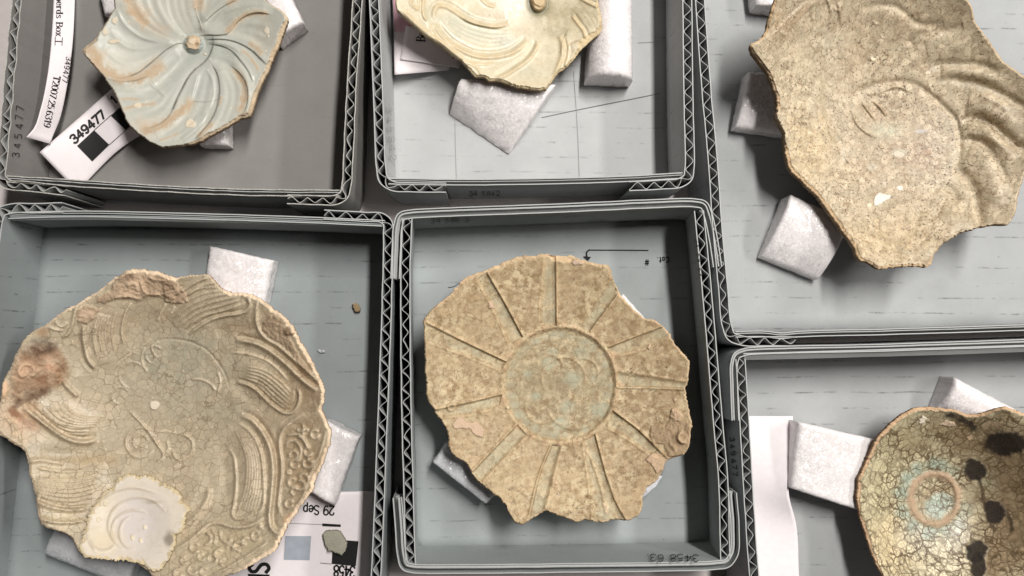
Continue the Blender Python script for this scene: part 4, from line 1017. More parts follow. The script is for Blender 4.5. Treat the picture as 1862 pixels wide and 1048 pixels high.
for p in ['1450,810 1510,800 1580,805 1640,840 1700,900 1760,955', '1395,1130 1440,1160 1490,1210 1530,1280 1548,1380', '760,612 830,580 920,560 1050,548 1120,565', '1200,470 1260,440 1340,428 1420,432', '1440,940 1510,940 1570,965 1620,1010 1670,1070', '830,370 890,290', '1120,565 1200,615 1280,680 1350,750 1400,800']:
    F.line(P_(V3, p), 1.5, lin(112, 92, 60), .55)
F.blob(V3, 1120, 1060, 160, 110, lin(176, 142, 108), .5, .9, ns=.9)
F.blob(V3, 900, 760, 140, 80, lin(180, 156, 120), .5, .9, ns=.9)
F.blob(V3, 760, 420, 200, 120, lin(188, 164, 124), .5, .9, ns=.9)
wh = lin(240, 236, 224)
F.patch(P_(V3b, '845,505 850,440 880,415 930,420 970,425 965,445 920,470 890,490'), wh, .2, 1, .2, .3); F.patch(P_(V3b, '1000,378 1020,358 1048,372 1045,400 1022,398'), wh, .2, 1, .2, .3)
F.blob(V3b, 820, 493, 20, 17, lin(236, 222, 184), 1, .3, rise=.2, crk=0, mo=0); F.blob(V3, 1170, 886, 45, 16, lin(188, 188, 182), .9, .4, crk=.2, mo=.1)
F.blob(V3b, 1020, 145, 48, 28, lin(212, 208, 182), .9, .4, mo=.1); F.blob(V3b, 838, 238, 34, 22, lin(214, 206, 180), .9, .4, mo=.1); F.blob(V3b, 640, 165, 16, 55, lin(218, 208, 180), .9, .4, mo=.1, ang=-8)
for x, y in [(905, 985), (915, 245), (865, 150), (845, 395), (600, 1000), (560, 565), (600, 60), (245, 220), (1830, 1010)]:
    F.ridge(circ(V3, x, y, 17, 30, 230, 12), 1.6, .5, .1, lin(232, 214, 176), .8)
m3 = glaze_mat('mottled_beige_glaze', tuple(lin(158, 132, 96)), (.46, .60, 3.0), .62, tuple(lin(84, 68, 46)), (.585, .65), 10, .8, 3.0, .06, tuple(lin(122, 102, 68)), .55, .25, .18, .42, .5, lite=tuple(lin(224, 210, 174)), lite_s=.55, spec=.35, sat=.82, val=.84, tint=(1.04, .98, .98))
polar('ceramic_sherd', ol, ctr, F, m3, edge_col=lin(212, 180, 128), side_col=lin(120, 94, 60), thick=.65, floor_z=.05, sd=3, jit=1.5, na=800, nr=190,
      edge_w=ew(V3, '190,-30 130,180 20,300 130,480 200,700', 14, 5)+ew(V3b, '255,130 330,300 530,510 720,780 750,860', 14, 7)+ew(V3b, '750,860 890,925 1235,895', 14, 6)+ew(V3, '1862,515 1620,270 1515,60', 14, 2.5),
      label='largest sherd, mottled beige with deep curved petals at the top right', cat='sherd', group=SG)

# ---- sherd 4: olive with shell
V4a = (0, 480, 3.744); V4b = (300, 480, 3.744); V4c = (0, 740, 3.403); V4d = (300, 740, 3.4025)
ol = np.vstack([P_(V4a, '5,840 30,770 75,710 95,640 150,540 180,490 250,440 330,405 390,350 440,310 520,280 560,250 640,200 720,150 790,90 870,40 960,38 1060,50 1130,75 1190,95'),
                P_(V4b, '90,95 150,78 230,75 290,72 330,105 350,140 390,175 440,195 520,200 580,205 640,235 700,280 770,335 840,380 880,450 920,530 970,610 1010,690 1050,770 1085,860 1085,950'),
                P_(V4d, '965,0 975,40 1000,90 1028,160 1020,230 995,300 965,370 930,440 910,520 870,570 830,630 790,690 750,750 720,820 680,890 620,930 560,970 500,1000 430,1030'),
                np.array([(380, 1057), (330, 1065), (300, 1062.)]),
                P_(V4c, '940,1048 910,1010 850,970 800,955 740,950 650,945 590,945 530,935 490,900 470,870 440,810 400,785 350,765 290,750 245,720 235,660 225,580 210,500 180,420 175,350 155,280 120,250 60,210 0,175 -25,120'),
                P_(V4a, '-28,1000 0,940 8,890')])
ctr4 = (300., 735.)
Z4 = dish(ctr4, 290, 1.15, 3.0, 1.8)
F = Field(lin(176, 168, 136), Z4)
pale = lin(206, 196, 162)
for v, x, y, rx, ry, cc, s in [(V4b, 100, 700, 380, 330, lin(164, 166, 142), .8), (V4a, 1150, 300, 300, 160, lin(156, 144, 112), .7), (V4b, 900, 800, 260, 300, lin(160, 144, 106), .7), (V4d, 840, 350, 150, 280, lin(158, 140, 98), .8), (V4c, 450, 60, 300, 150, lin(194, 184, 148), .8), (V4c, 380, 480, 280, 150, lin(184, 172, 130), .8),
                               (V4c, 120, 60, 140, 160, lin(204, 170, 124), .8), (V4d, 250, 450, 250, 180, lin(184, 176, 144), .7), (V4d, 350, 850, 300, 120, lin(180, 170, 128), .7), (V4c, 600, 330, 200, 45, lin(160, 140, 86), .8), (V4c, 370, 700, 160, 80, lin(192, 182, 140), .7), (V4a, 750, 450, 200, 160, lin(164, 150, 118), .6), (V4d, 380, 20, 150, 100, lin(160, 160, 134), .6), (V4b, 500, 440, 200, 60, lin(150, 130, 92), .6), (V4b, 980, 760, 160, 320, lin(148, 126, 90), .6), (V4d, 860, 420, 140, 320, lin(146, 124, 86), .55), (V4b, 780, 430, 180, 140, lin(146, 128, 94), .6), (V4d, 640, 250, 200, 260, lin(160, 140, 104), .4)]:
    F.blob(v, x, y, rx, ry, cc, s, .9)
RG = [(V4b, '480,520 560,530 620,545 690,580 760,630 830,690 900,760 970,820 1035,865', 5.2, 1.5, 1, 1.0), (V4b, '450,605 530,610 620,630 700,665 770,720 835,795', 2.6, .65, 0, 0),
      (V4b, '630,245 620,330 625,410 650,470 700,520 770,560 840,620 920,690 1000,760 1045,810', 3.6, .95, 0, 0), (V4b, '560,225 577,280 550,322 480,345 400,355 330,375 260,410 200,450 160,480', 3.4, 1.0, -1, .7),
      (V4b, '110,190 200,130 290,92', 4.0, 1.0, 0, 0), (V4b, '150,215 240,155 340,125', 3.2, .8, 0, 0), (V4a, '525,280 505,350 490,420 460,480 420,505', 3.4, .9, 0, 0), (V4a, '570,420 565,500 580,590 602,660 650,715', 4.0, 1.1, -1, .8),
      (V4a, '690,290 660,370 650,450 650,560 662,650', 2.2, .4, 0, 0), (V4a, '892,265 855,330 835,400 828,470 842,550', 2.6, .8, 0, 0), (V4a, '1130,270 1095,335 1068,395', 3.0, .7, 0, 0), (V4a, '1190,290 1160,340', 2.4, .5, 0, 0),
      (V4a, '425,795 470,850 530,905', 4.5, 1.1, 0, 0), (V4c, '140,0 180,30 225,65 280,110 350,165 430,205 510,222 600,205', 5.2, 1.5, 1, 1.1), (V4c, '175,340 260,330 330,342 395,352', 4, .8, 0, 0), (V4c, '230,375 330,395 410,402 520,392', 3, .7, 0, 0),
      (V4c, '228,590 330,625 430,640 535,632', 4.2, 1.1, 1, .8), (V4c, '240,690 340,715 430,716 525,703', 3.6, .9, 0, 0),
      (V4d, '465,55 530,80 580,130 620,190 650,260 665,340 668,430 660,520 650,610 645,690 655,745 690,780 725,780', 5.2, 1.5, 1, 1.0), (V4d, '860,40 800,85 740,130 710,190 708,260 720,340 718,430 705,520 700,610 715,675', 3.6, 1.0, 0, 0),
      (V4d, '995,150 985,190 960,280 920,370 890,440 870,510 840,580 790,640', 3.0, .8, 0, 0), (V4d, '610,685 540,730 470,745 400,740 340,720 280,725 220,770 150,830 60,890', 4.2, 1.1, 0, 0), (V4d, '275,500 262,570 230,630 180,690 120,740 60,790', 5.5, 1.2, 0, 0),
      (V4d, '635,835 560,890 480,940 400,990 300,1040', 3.2, .9, 0, 0), (V4b, '490,805 560,825 620,860 680,920 750,980 810,1015 860,1015 900,970 915,910 905,850', 3.4, 1.1, 1, .9),
      (V4d, '395,255 425,310 435,380 440,450 435,540 425,610 415,660 430,690 480,695 540,667 592,645 608,600 612,540 612,450 605,350 590,270 560,200 510,140 450,100', 3.0, 1.0, 0, 0),
      (V4c, '800,25 900,130 950,200 1005,270', 2.6, .7, 0, 0), (V4c, '950,160 1020,150 1090,162', 2.2, .5, 0, 0), (V4d, '45,265 60,310 95,330 140,310 170,260 165,210 130,180 80,165', 2.8, .75, 0, 0), (V4b, '180,785 250,790 310,820 345,865', 2.6, .6, 0, 0), (V4b, '360,735 376,800 358,885', 2.4, .6, 0, 0),
      (V4b, '-60,640 -90,560 -40,530', 2.4, .5, 0, 0), (V4a, '1000,740 970,680 965,620 990,570', 2.4, .5, 0, 0), (V4a, '740,740 850,640 960,570 1030,510', 2.4, .4, 0, 0), (V4a, '370,390 420,430 460,400', 2.6, .8, 0, 0), (V4a, '330,430 380,450 430,455', 2.4, .7, 0, 0), (V4c, '30,60 70,110 90,190', 3, .7, 0, 0), (V4c, '60,90 110,140 130,220', 3, .6, 0, 0)]
for v, p, w, a in [(V4b, '470,680 600,715 740,815 870,950', 17, 1.6), (V4d, '480,130 520,300 525,480 505,650', 17, 1.6), (V4d, '240,420 170,560 80,700', 16, 1.2), (V4c, '680,420 450,500 230,520', 22, 1.5), (V4c, '620,110 450,90 300,20 200,-60', 22, 1.7), (V4a, '690,690 650,520 690,340', 20, 1.5), (V4b, '60,420 200,290 350,240 510,240', 20, 1.5),
                   (V4b, '350,480 480,430 570,400', 13, -1.0), (V4b, '450,780 560,900 700,1010', 12, -1.0), (V4d, '360,230 380,450 370,640', 12, -.9), (V4c, '640,250 480,290 250,290', 12, -1.2), (V4a, '560,760 540,600 520,480', 12, -1.0), (V4a, '900,600 960,450 1060,320', 12, -.8), (V4d, '690,120 680,350 680,600', 6, -.8)]:
    F.ridge(P_(v, p), w, a, .3)
for v, p, w, a, g, ga in RG: F.ridge(P_(v, p), w*.9, a*(1.45 if w > 3 else 1.1), .12, pale, .6, w*.85, g, ga*1.3)
F.ridge(P_(V4b, '-60,515 0,510 100,515 200,540 290,590 360,670 410,750 440,850'), 2.2, -.4, .2, lin(120, 112, 84), .4)
combs = [(P_(V4b, '560,700 660,720 760,780 860,880'), P_(V4b, '540,800 640,840 740,930 830,1000'), 6), (P_(V4b, '10,330 120,230 240,170 380,160'), P_(V4b, '130,440 250,360 400,320 540,270'), 6), (P_(V4c, '230,10 330,90 430,130 560,130'), P_(V4c, '180,45 290,120 400,180 540,195'), 4), (P_(V4c, '380,-30 450,40 540,70 640,60'), P_(V4c, '260,10 350,90 450,120 590,120'), 5),
         (P_(V4c, '215,440 340,450 470,450 620,410'), P_(V4c, '230,570 340,600 440,610 560,590'), 7), (P_(V4d, '430,140 500,300 500,480 440,680'), P_(V4d, '520,150 590,300 600,480 570,630'), 7), (P_(V4a, '600,420 590,520 620,640'), P_(V4a, '790,330 760,450 780,600'), 5)]
for A, B, n in combs:
    for p in between(A, B, n): F.ridge(p, 1.8, .58, .15, pale, .45); F.line(p+1.9, 1.2, lin(132, 114, 82), .35)
sc = [(800, 355, 25, 0, 330), (882, 350, 28, -60, 230), (795, 300, 26, 150, 420), (925, 170, 25, 0, 330), (885, 280, 25, 0, 300), (835, 485, 28, -120, 190), (788, 470, 26, 60, 320), (765, 600, 24, 0, 350), (800, 525, 20, 90, 330), (855, 440, 26, 180, 380), (905, 320, 22, 20, 280), (835, 130, 22, -60, 160), (870, 160, 18, 120, 330), (765, 405, 9, 0, 350),
      (560, 800, 26, 0, 330), (452, 862, 26, 60, 360), (182, 872, 27, 20, 330), (290, 940, 26, 150, 420), (170, 1010, 28, 0, 320), (330, 908, 22, 60, 330), (400, 880, 20, 180, 400), (500, 830, 20, 90, 330), (225, 930, 22, 0, 300), (120, 950, 22, 30, 290), (590, 742, 8, 0, 350), (240, 1020, 24, 60, 330), (80, 1030, 26, 0, 300), (360, 960, 20, 90, 300)]
for x, y, r, a0, a1 in sc: F.ridge(circ(V4d, x, y, r, a0, a1), 2.6, 1.05, .06, pale, .6)
for p in ['750,182 800,170 850,190 872,232 890,262', '740,242 770,212 810,215 836,250 838,300 822,345', '250,775 282,800 276,842 238,860', '285,755 312,800 300,852', '338,765 350,818 388,842 410,810', '820,180 860,210 880,250']: F.ridge(P_(V4d, p), 2.8, 1.1, .1, pale, .6)
for x, y, r in [(870, 220, 92), (870, 218, 45)]: F.ridge(circ(V4c, x, y, r, 30, 350), 2.6, .55, .08, pale, .35)
for p in ['950,180 975,240 1010,290 1000,330 970,330', '1000,300 1040,260 1030,210']: F.ridge(P_(V4c, p), 2.6, .6, .1, pale, .35)
for x, y, r in [(820, 900, 60), (1050, 620, 60), (900, 760, 90)]: F.ridge(circ(V4a, x, y, r, 100, 330), 2.2, .4, .1)
# burnt and brown crust at the left, mud at the top
F.patch(P_(V4a, '100,640 180,560 290,520 390,540 460,640 480,720 440,800 330,870 220,910 130,960 70,900 60,780'), lin(148, 114, 78), .7, .8, 1.5, .2, .15, 1., 12)
F.blob(V4a, 320, 560, 80, 60, lin(62, 50, 38), .9, .8); F.blob(V4a, 200, 640, 130, 70, lin(132, 100, 68), .6, .8); F.blob(V4a, 400, 760, 70, 80, lin(150, 108, 58), .7, .8); F.blob(V4a, 150, 730, 70, 50, lin(214, 178, 136), .8, .6, rise=1.0); F.blob(V4a, 340, 700, 40, 60, lin(206, 164, 122), .7, .7, rise=.5)
F.stain(P_(V4a, '350,840 270,890 190,920 120,950 90,1000 160,1048'), 9, lin(90, 62, 38), .85, .15, 9, .1, 0); F.stain(P_(V4c, '40,0 100,50 180,110 250,140'), 9, lin(150, 104, 60), .7, .2); F.blob(V4a, 290, 460, 60, 40, lin(150, 116, 70), .7, .8)
for x, y, rx, ry, cc, st_ in [(240, 590, 120, 45, lin(96, 74, 52), .7), (160, 690, 60, 40, lin(196, 160, 118), .8), (130, 770, 50, 40, lin(214, 182, 140), .7), (300, 790, 110, 40, lin(128, 92, 54), .7), (230, 860, 90, 40, lin(86, 62, 40), .7), (330, 650, 50, 40, lin(190, 156, 118), .7), (430, 690, 36, 60, lin(120, 88, 48), .7), (250, 720, 50, 34, lin(206, 176, 138), .6)]:
    F.blob(V4a, x, y, rx, ry, cc, st_, .8, ns=.8)
F.ridge(circ(V4a, 180, 730, 55, 100, 420, 45), 4, 1.2, .1, lin(214, 182, 140), .5)
F.blob(V4a, 25, 850, 40, 60, lin(224, 190, 142), .9, .5, rise=1.0, gloss=.1, crk=0)
mud = lin(172, 150, 116)
F.patch(P_(V4a, '780,110 860,60 960,60 1060,70 1150,110 1200,130 1240,180 1180,260 1120,215 1060,225 1000,215 950,250 880,235 790,240 700,275 640,270 660,220 750,180'), mud, .9, .8, 1.3, 0, 0, .5, 4)
F.patch(P_(V4a, '520,310 600,280 680,310 640,380 590,405 530,410'), mud, .7, .8, 1.1, 0, 0, .5, 3)
F.patch(P_(V4b, '-20,100 60,120 140,190 160,260 80,275 0,260'), mud*.95, .9, .8, 1.4, 0, 0, .5, 3)
for x, y, rx, ry, cc in [(860, 80, 70, 26, lin(132, 112, 82)), (960, 120, 60, 40, lin(196, 172, 136)), (1060, 130, 80, 40, lin(150, 130, 98)), (1090, 90, 50, 20, lin(110, 92, 66)), (900, 190, 90, 24, lin(186, 162, 126)), (1000, 205, 40, 16, lin(120, 100, 72)), (1160, 160, 40, 40, lin(128, 108, 80)), (580, 340, 50, 30, lin(194, 172, 138)), (700, 250, 40, 20, lin(150, 130, 100))]:
    F.blob(V4a, x, y, rx, ry, cc, .8, .8, ns=1.)
for p in ['800,110 860,62 950,50 1060,72', '960,120 975,180 1010,215', '780,235 870,225 950,245 1010,212 1120,222', '860,150 920,140 930,190', '1010,90 1060,110 1130,115']: F.ridge(P_(V4a, p), 3.0, .9, .1, lin(206, 184, 146), .5)
F.patch(P_(V4b, '670,390 720,345 800,370 820,440 850,500 900,600 990,730 950,730 880,640 790,540 700,500 660,450'), lin(150, 132, 100), .5, .9, 1.6, 0, 0, .5, 3)
F.blob(V4b, 850, 465, 38, 30, lin(120, 92, 62), .9, .5, rise=1.6)
F.blob(V4d, 770, 690, 50, 25, lin(190, 130, 64), .8, .7, ang=-40); F.blob(V4a, 1050, 962, 32, 34, lin(214, 208, 184), 1, .3, rise=.5, crk=0, mo=0, gloss=.1)
F.blob(V4d, 268, 72, 26, 22, lin(140, 136, 110), .8, .5)
m4 = glaze_mat('olive_celadon_glaze', tuple(lin(150, 128, 92)), (.5, .66, 1.8), .38, tuple(lin(96, 80, 54)), (.66, .73), 9, .4, 2.9, .055, tuple(lin(112, 95, 64)), .62, .25, .10, .40, .4, lite=tuple(lin(204, 192, 156)), lite_s=.3, spec=.38, sat=.82, val=1.04, tint=(1.07, .97, .98))
s4 = polar('ceramic_sherd', ol, ctr4, F, m4, edge_col=lin(222, 204, 166), side_col=lin(150, 128, 92), thick=.6, floor_z=.05, sd=4, jit=1.6, na=880, nr=210,
      edge_w=ew(V4b, '440,195 580,205 840,380 1010,690 1085,860 1090,1000', 14, 6)+ew(V4d, '965,0 1028,160 930,440', 14, 5)+ew(V4d, '930,440 790,690 680,890 500,1000', 14, 7)+ew(V4a, '870,40 1060,50 1190,95', 12, 7)+ew(V4a, '330,405 520,280 790,90', 12, 4.5)+ew(V4c, '0,175 155,280 180,420 235,660 290,750', 12, 4),
      label='olive green sherd with scroll relief and an oyster shell stuck on it', cat='sherd', group=SG)
# oyster shell grown onto it
sol = np.vstack([P_(V4c, '790,420 860,425 940,440 1010,470 1050,500'), P_(V4d, '70,520 110,580 145,630 135,700 110,760 72,800 58,860 40,920 -10,985 -60,1025'), P_(V4c, '900,985 850,965 800,952 740,948 650,942 590,940 530,930 492,890 500,830 528,760 530,700 560,640 600,590 640,530 690,490 740,440')])
sc_ = (232., 955.)
def zshell(X):
    d = (X-np.array(sc_))/95.0; r = np.sqrt((d**2).sum(1))
    return Z4(X)+.10+.16*sstep(.35, .9, r)*(r < 2)
FS = Field(lin(226, 214, 198), zshell)
for x, y, rx, ry, cc, s in [(850, 720, 180, 200, lin(216, 206, 202), .8), (640, 820, 120, 90, lin(228, 212, 182), .8), (640, 620, 90, 130, lin(214, 200, 172), .6), (900, 880, 140, 80, lin(226, 216, 206), .6)]: FS.blob(V4c, x, y, rx, ry, cc, s, .9)
for x, y, rx, ry, a0, a1 in [(860, 740, 190, 180, 150, 330), (830, 760, 290, 260, 140, 300), (820, 780, 80, 100, 80, 260), (640, 830, 75, 60, 20, 190), (840, 770, 150, 130, 120, 300)]:
    FS.ridge(circ(V4c, x, y, rx, a0, a1, ry), 2.4, .45, .2, lin(196, 180, 152), .35)
for x, y in [(650, 600), (820, 810), (870, 826), (895, 745), (610, 700)]: FS.blob(V4c, x, y, 11, 16, lin(236, 222, 190), .9, .4, rise=.4)
FS.blob(V4c, 1050, 820, 40, 60, lin(110, 96, 76), .7, .7); FS.blob(V4c, 940, 590, 60, 14, lin(180, 166, 146), .6, .7)
fsm = glaze_mat('shell_lime', tuple(lin(190, 172, 142)), (.52, .7, 1.4), .35, tuple(lin(170, 150, 120)), (.68, .74), 8, .3, 1.5, .01, (.5, .45, .4), .0, .0, .0, .45, .5, val=.9)
polar('oyster_shell', sol, sc_, FS, fsm, parent=s4, na=420, nr=80, thick=.22, jit=3.6, edge_col=lin(222, 204, 168), side_col=lin(190, 170, 134), edge_drop=.02, sd=9,
      edge_w=[(p[0], p[1], 10, 7) for p in sol[::1]])

# ---- sherd 5: radial petals
Va = (760, 450, 4.032); Vb = (1010, 450, 4.031); Vc = (760, 700, 4.032); Vd = (1010, 700, 4.031)
ol = np.vstack([P_(Va, '40,540 75,480 170,395 230,355 290,290 340,225 410,195 500,170 580,130 660,95 740,65 860,60 960,45 1005,60'),
                P_(Vb, '50,65 110,55 160,80 230,100 310,120 390,130 410,165 415,210 440,280 470,340 520,400 580,460 660,522 720,530 790,580 840,640 880,710 940,780 985,840 985,880 970,950 960,1020'),
                P_(Vd, '950,20 965,120 990,230 1005,290 985,370 985,440 950,510 890,530 820,550 790,620 750,690 650,780 635,830 645,880 620,950 560,985 520,998 420,985 330,1010 220,990 150,1010 100,990 40,965 0,950'),
                P_(Vc, '930,925 890,945 830,985 770,1025 710,1015 680,965 650,890 600,830 550,795 480,740 420,690 385,640 360,580 300,545 240,500 220,440 225,390 200,310 150,240 120,180 75,135 65,80 62,10'),
                P_(Va, '60,1000 50,800 45,620')])
ctr5 = (1018., 700.)
F = Field(lin(190, 164, 120), dish(ctr5, 240, 1.8, 2.75, 2.2))
for x, y, rx, ry, cc, s in [(880, 540, 110, 80, lin(184, 158, 112), .6), (1060, 900, 150, 70, lin(206, 180, 130), .75), (1180, 660, 90, 120, lin(172, 144, 104), .75), (830, 700, 80, 100, lin(196, 172, 126), .6), (1000, 540, 140, 60, lin(178, 152, 110), .6), (900, 880, 80, 60, lin(208, 182, 132), .7), (1160, 860, 80, 70, lin(180, 150, 108), .7), (1200, 780, 60, 60, lin(164, 136, 98), .6)]:
    F.blob((0, 0, 1), x, y, rx, ry, cc, s, .9)
gq = lin(186, 180, 146)
CH = [(P_(Va, '650,838 340,690 55,548'), P_(Va, '600,905 350,800 55,690'), .9), (P_(Va, '770,655 640,410 505,178'), P_(Va, '665,720 560,480 432,240'), 1.0), (np.vstack([P_(Vb, '10,575 8,320 4,62')]), P_(Va, '885,565 900,320 925,60'), 1.0),
      (P_(Vb, '250,625 350,490 460,342'), P_(Vb, '165,580 270,420 412,212'), .9), (P_(Vb, '375,735 590,650 800,572'), P_(Vb, '440,805 640,750 848,655'), .9), (P_(Vb, '450,1028 700,1030 960,1040'), P_(Vb, '460,905 700,940 970,985'), .8),
      (P_(Vd, '418,185 600,320 830,548'), P_(Vd, '385,318 540,410 715,535'), .9), (P_(Vd, '292,362 370,650 440,850 522,998'), P_(Vd, '195,420 230,650 255,850 270,1000'), 1.0), (P_(Vc, '978,438 895,640 810,985'), P_(Vc, '1055,450 1000,660 935,925'), 1.0),
      (P_(Vc, '725,288 560,460 392,638'), P_(Vc, '802,375 620,560 470,720'), .9), (P_(Vc, '615,68 360,130 115,182'), P_(Vc, '592,168 400,220 160,245'), .9)]
hi = lin(222, 192, 142)
for A, B, dp in CH:
    F.channel(A, B, dp, gq, .72, 9., 1.6, 1., .55)
    F.ridge(A, 2.4, .8, .04, hi, .8, 2.0); F.ridge(B, 2.6, .3, .08, hi, .5, 2.2)
    F.line(A+(B.mean(0)-A.mean(0))/np.linalg.norm(B.mean(0)-A.mean(0))*2.4, 1.2, lin(106, 86, 54), .7)
F.ridge(P_(Vd, '205,420 290,620 350,830 370,940'), 2.6, .55, .1, hi, .6)
# medallion: recessed disc with a pale ring
ring = circ((0, 0, 1), 1018, 700, 101, 0, 360)
F.blob((0, 0, 1), 1018, 700, 101, 103, lin(172, 158, 120), .85, .06, ns=.03, rise=-1.0)
F.ridge(ring*1.0+(ring-np.array(ctr5))*.045, 4.0, .5, .001, hi, .5, 4.5)
for a in range(0, 360, 15):
    rr = random.Random(a); q = ctr5[0]+108*math.cos(math.radians(a)), ctr5[1]+108*math.sin(math.radians(a))
    F.blob((0, 0, 1), q[0], q[1], rr.uniform(5, 11), rr.uniform(5, 9), lin(216, 182, 138), rr.uniform(.4, .9), .6, gloss=.2)
for a in range(0, 360, 12):
    rr = random.Random(a+7); q = ctr5[0]+90*math.cos(math.radians(a)), ctr5[1]+91*math.sin(math.radians(a))
    F.blob((0, 0, 1), q[0], q[1], rr.uniform(8, 13), rr.uniform(6, 9), lin(182, 182, 152), rr.uniform(.3, .9), .6, mo=.3)
for x, y, r in [(1000, 660, 16), (1040, 690, 20), (1090, 745, 20), (975, 720, 12), (1030, 740, 16), (1005, 640, 12), (1060, 640, 18), (960, 680, 10), (1085, 690, 16), (1020, 770, 18)]: F.blob((0, 0, 1), x, y, r, r*.8, lin(182, 186, 156), .75, .6, mo=.3)
for x, y, r, a0, a1 in [(1025, 690, 40, 150, 380), (985, 740, 30, 0, 220), (1045, 725, 55, 30, 160), (1000, 670, 24, 180, 380), (1060, 680, 28, 200, 430)]: F.ridge(circ((0, 0, 1), x, y, r, a0, a1), 2.6, .35, .1, hi, .25)
for x, y, r in [(985, 745, 30), (960, 700, 24), (1050, 760, 22), (1020, 700, 24)]: F.blob((0, 0, 1), x, y, r, r*.7, lin(142, 122, 88), .55, .8)
crust = lin(214, 184, 150)
F.patch(P_(Vc, '250,290 300,240 320,228 345,265 390,280 440,260 462,300 485,330 470,385 430,375 370,320 260,320'), crust, .45, 1, .3, .1, 0, .1, 1.2)
F.patch(P_(Vd, '695,300 760,290 800,310 830,270 850,180 920,210 930,260 985,280 990,420 940,515 890,520 830,535 790,440 720,430 690,370'), lin(172, 146, 110), .6, .95, 1.3, 0, 0, .3, 1.5)
F.patch(P_(Vd, '845,240 855,175 880,170 920,210 925,255 880,265'), lin(200, 170, 132), .3, .95, .6, 0, 0, .2, 1.3)
F.patch(P_(Vd, '665,550 700,500 750,490 825,550 800,600 740,660 720,600'), lin(206, 176, 138), .45, .95, .6, 0, 0, .2, 1.3)
F.patch(P_(Vd, '860,100 880,88 895,110 880,135 865,125'), crust, .3, .9, .3); F.patch(P_(Va, '512,400 545,395 575,445 515,450'), crust, .35, .95, .3, .1, 0, .1, 1.2); F.patch(P_(Vb, '665,735 700,705 690,750'), crust, .3, .9, .3)
F.patch(P_(Vb, '120,110 150,85 210,115 205,130 130,135'), lin(216, 190, 162), .35, .9, .5, 0, 0, .2, 1.5)
F.ridge(circ(Vd, 940, 385, 38, 60, 265), 3.6, 2.0, .12, lin(216, 188, 146), .8); F.ridge(circ(Vc, 243, 165, 24, 0, 350), 2.2, 1.0, .02, lin(216, 190, 142), .7); F.blob(Vc, 660, 165, 18, 15, lin(232, 216, 172), 1, .3, rise=.7)
F.ridge(circ(Vd, 290, 892, 22, 150, 330), 2.2, 1.0, .1, lin(228, 202, 160), .8); F.ridge(P_(Vd, '830,425 860,450 880,490'), 2.4, .9, .2)
for x, y in [(350, 880), (370, 930), (345, 790), (380, 900)]: F.blob(Vd, x, y, 12, 20, lin(226, 196, 160), .9, .4, rise=.5)
for x, y in [(990, 740), (935, 895), (1010, 720)]: F.blob(Vc, x, y, 12, 18, lin(226, 196, 160), .9, .4, rise=.5)
m5 = glaze_mat('tan_pitted_glaze', tuple(lin(146, 116, 70)), (.45, .60, 2.7), .72, tuple(lin(108, 82, 48)), (.60, .66), 6.5, .65, 1.9, .034, tuple(lin(130, 108, 70)), .5, .12, .10, .55, .5, lite=tuple(lin(222, 204, 158)), lite_s=.6, spec=.25, sat=.86, val=.90, tint=(1.02, .985, 1.0))
polar('ceramic_sherd', ol, ctr5, F, m5, edge_col=lin(224, 192, 144), side_col=lin(112, 84, 52), thick=.6, floor_z=.05, sd=5, jit=1.5, na=880, nr=210,
      edge_w=ew(Va, '170,395 290,290 410,195 580,130 740,65 860,60 1005,60', 14, 6)+ew(Vb, '-10,70 50,75 110,60', 10, 13)+ew(Vb, '160,80 310,120 410,165', 14, 5)+ew(Vb, '470,340 660,522 840,640 985,880', 14, 3),
      label='round tan sherd with radial petals around a central disc', cat='sherd', group=SG)

# ---- sherd 6: crackled bowl
V6 = (1550, 680, 2.849)
ol = P_(V6, '150,310 200,260 260,210 320,180 380,172 460,178 540,190 610,215 680,205 740,185 790,172 850,190 900,210 1000,230 1150,300 1300,420 1400,600 1420,800 1380,1000 1250,1180 1050,1290 800,1330 550,1300 350,1230 200,1120 140,1020 100,930 70,830 40,740 25,640 35,540 70,470 100,400 120,350')
ctr6 = (1550+425/2.849+20, 680+648/2.849+20)
_dz = dish((1550+425/2.849, 680+648/2.849), 165, .95, 2.6, 1.9)
def zb(X):
    z = _dz(X); return np.where(z > 2.9, 2.9+np.tanh((z-2.9)/1.2)*.9, z)
F = Field(lin(196, 188, 148), zb)
for x, y, rx, ry, cc, s in [(250, 350, 200, 130, lin(168, 156, 112), .8), (600, 300, 350, 150, lin(136, 116, 74), .85), (800, 520, 300, 260, lin(116, 90, 56), .85), (800, 850, 200, 260, lin(140, 112, 74), .8), (150, 650, 120, 260, lin(196, 186, 136), .7), (200, 900, 160, 200, lin(214, 190, 132), .7), (500, 960, 160, 130, lin(226, 216, 178), .9), (350, 850, 140, 90, lin(202, 198, 164), .7), (740, 1000, 90, 100, lin(150, 120, 82), .6), (1050, 800, 320, 500, lin(150, 126, 84), .7), (650, 800, 80, 80, lin(190, 176, 132), .5), (700, 560, 60, 60, lin(160, 164, 128), .5)]:  # browns on the right: real stain plus shading put into the colour
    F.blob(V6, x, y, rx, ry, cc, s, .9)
tq = lin(152, 178, 160)
for a, s in [(100, 1), (130, .95), (160, .9), (190, 1), (215, 1), (240, 1), (265, .9), (285, .8), (310, .5), (70, .8), (45, .6), (20, .4)]:
    aa = math.radians(a); F.blob(V6, 425+172*math.cos(aa), 648+176*math.sin(aa), 46, 46, tq, .8*s, .7, mo=.2)
ringp = circ(V6, 425, 648, 121, 0, 360, 130)
F.stain(ringp, 9, lin(178, 146, 108), .9, .001, 9, .3, .15); F.ridge(ringp, 5.0, .8, .001)
F.blob(V6, 425, 655, 100, 105, lin(176, 156, 118), .8, .4, mo=.5); F.blob(V6, 448, 680, 75, 62, lin(176, 194, 176), .95, .4, mo=0, ang=-25)
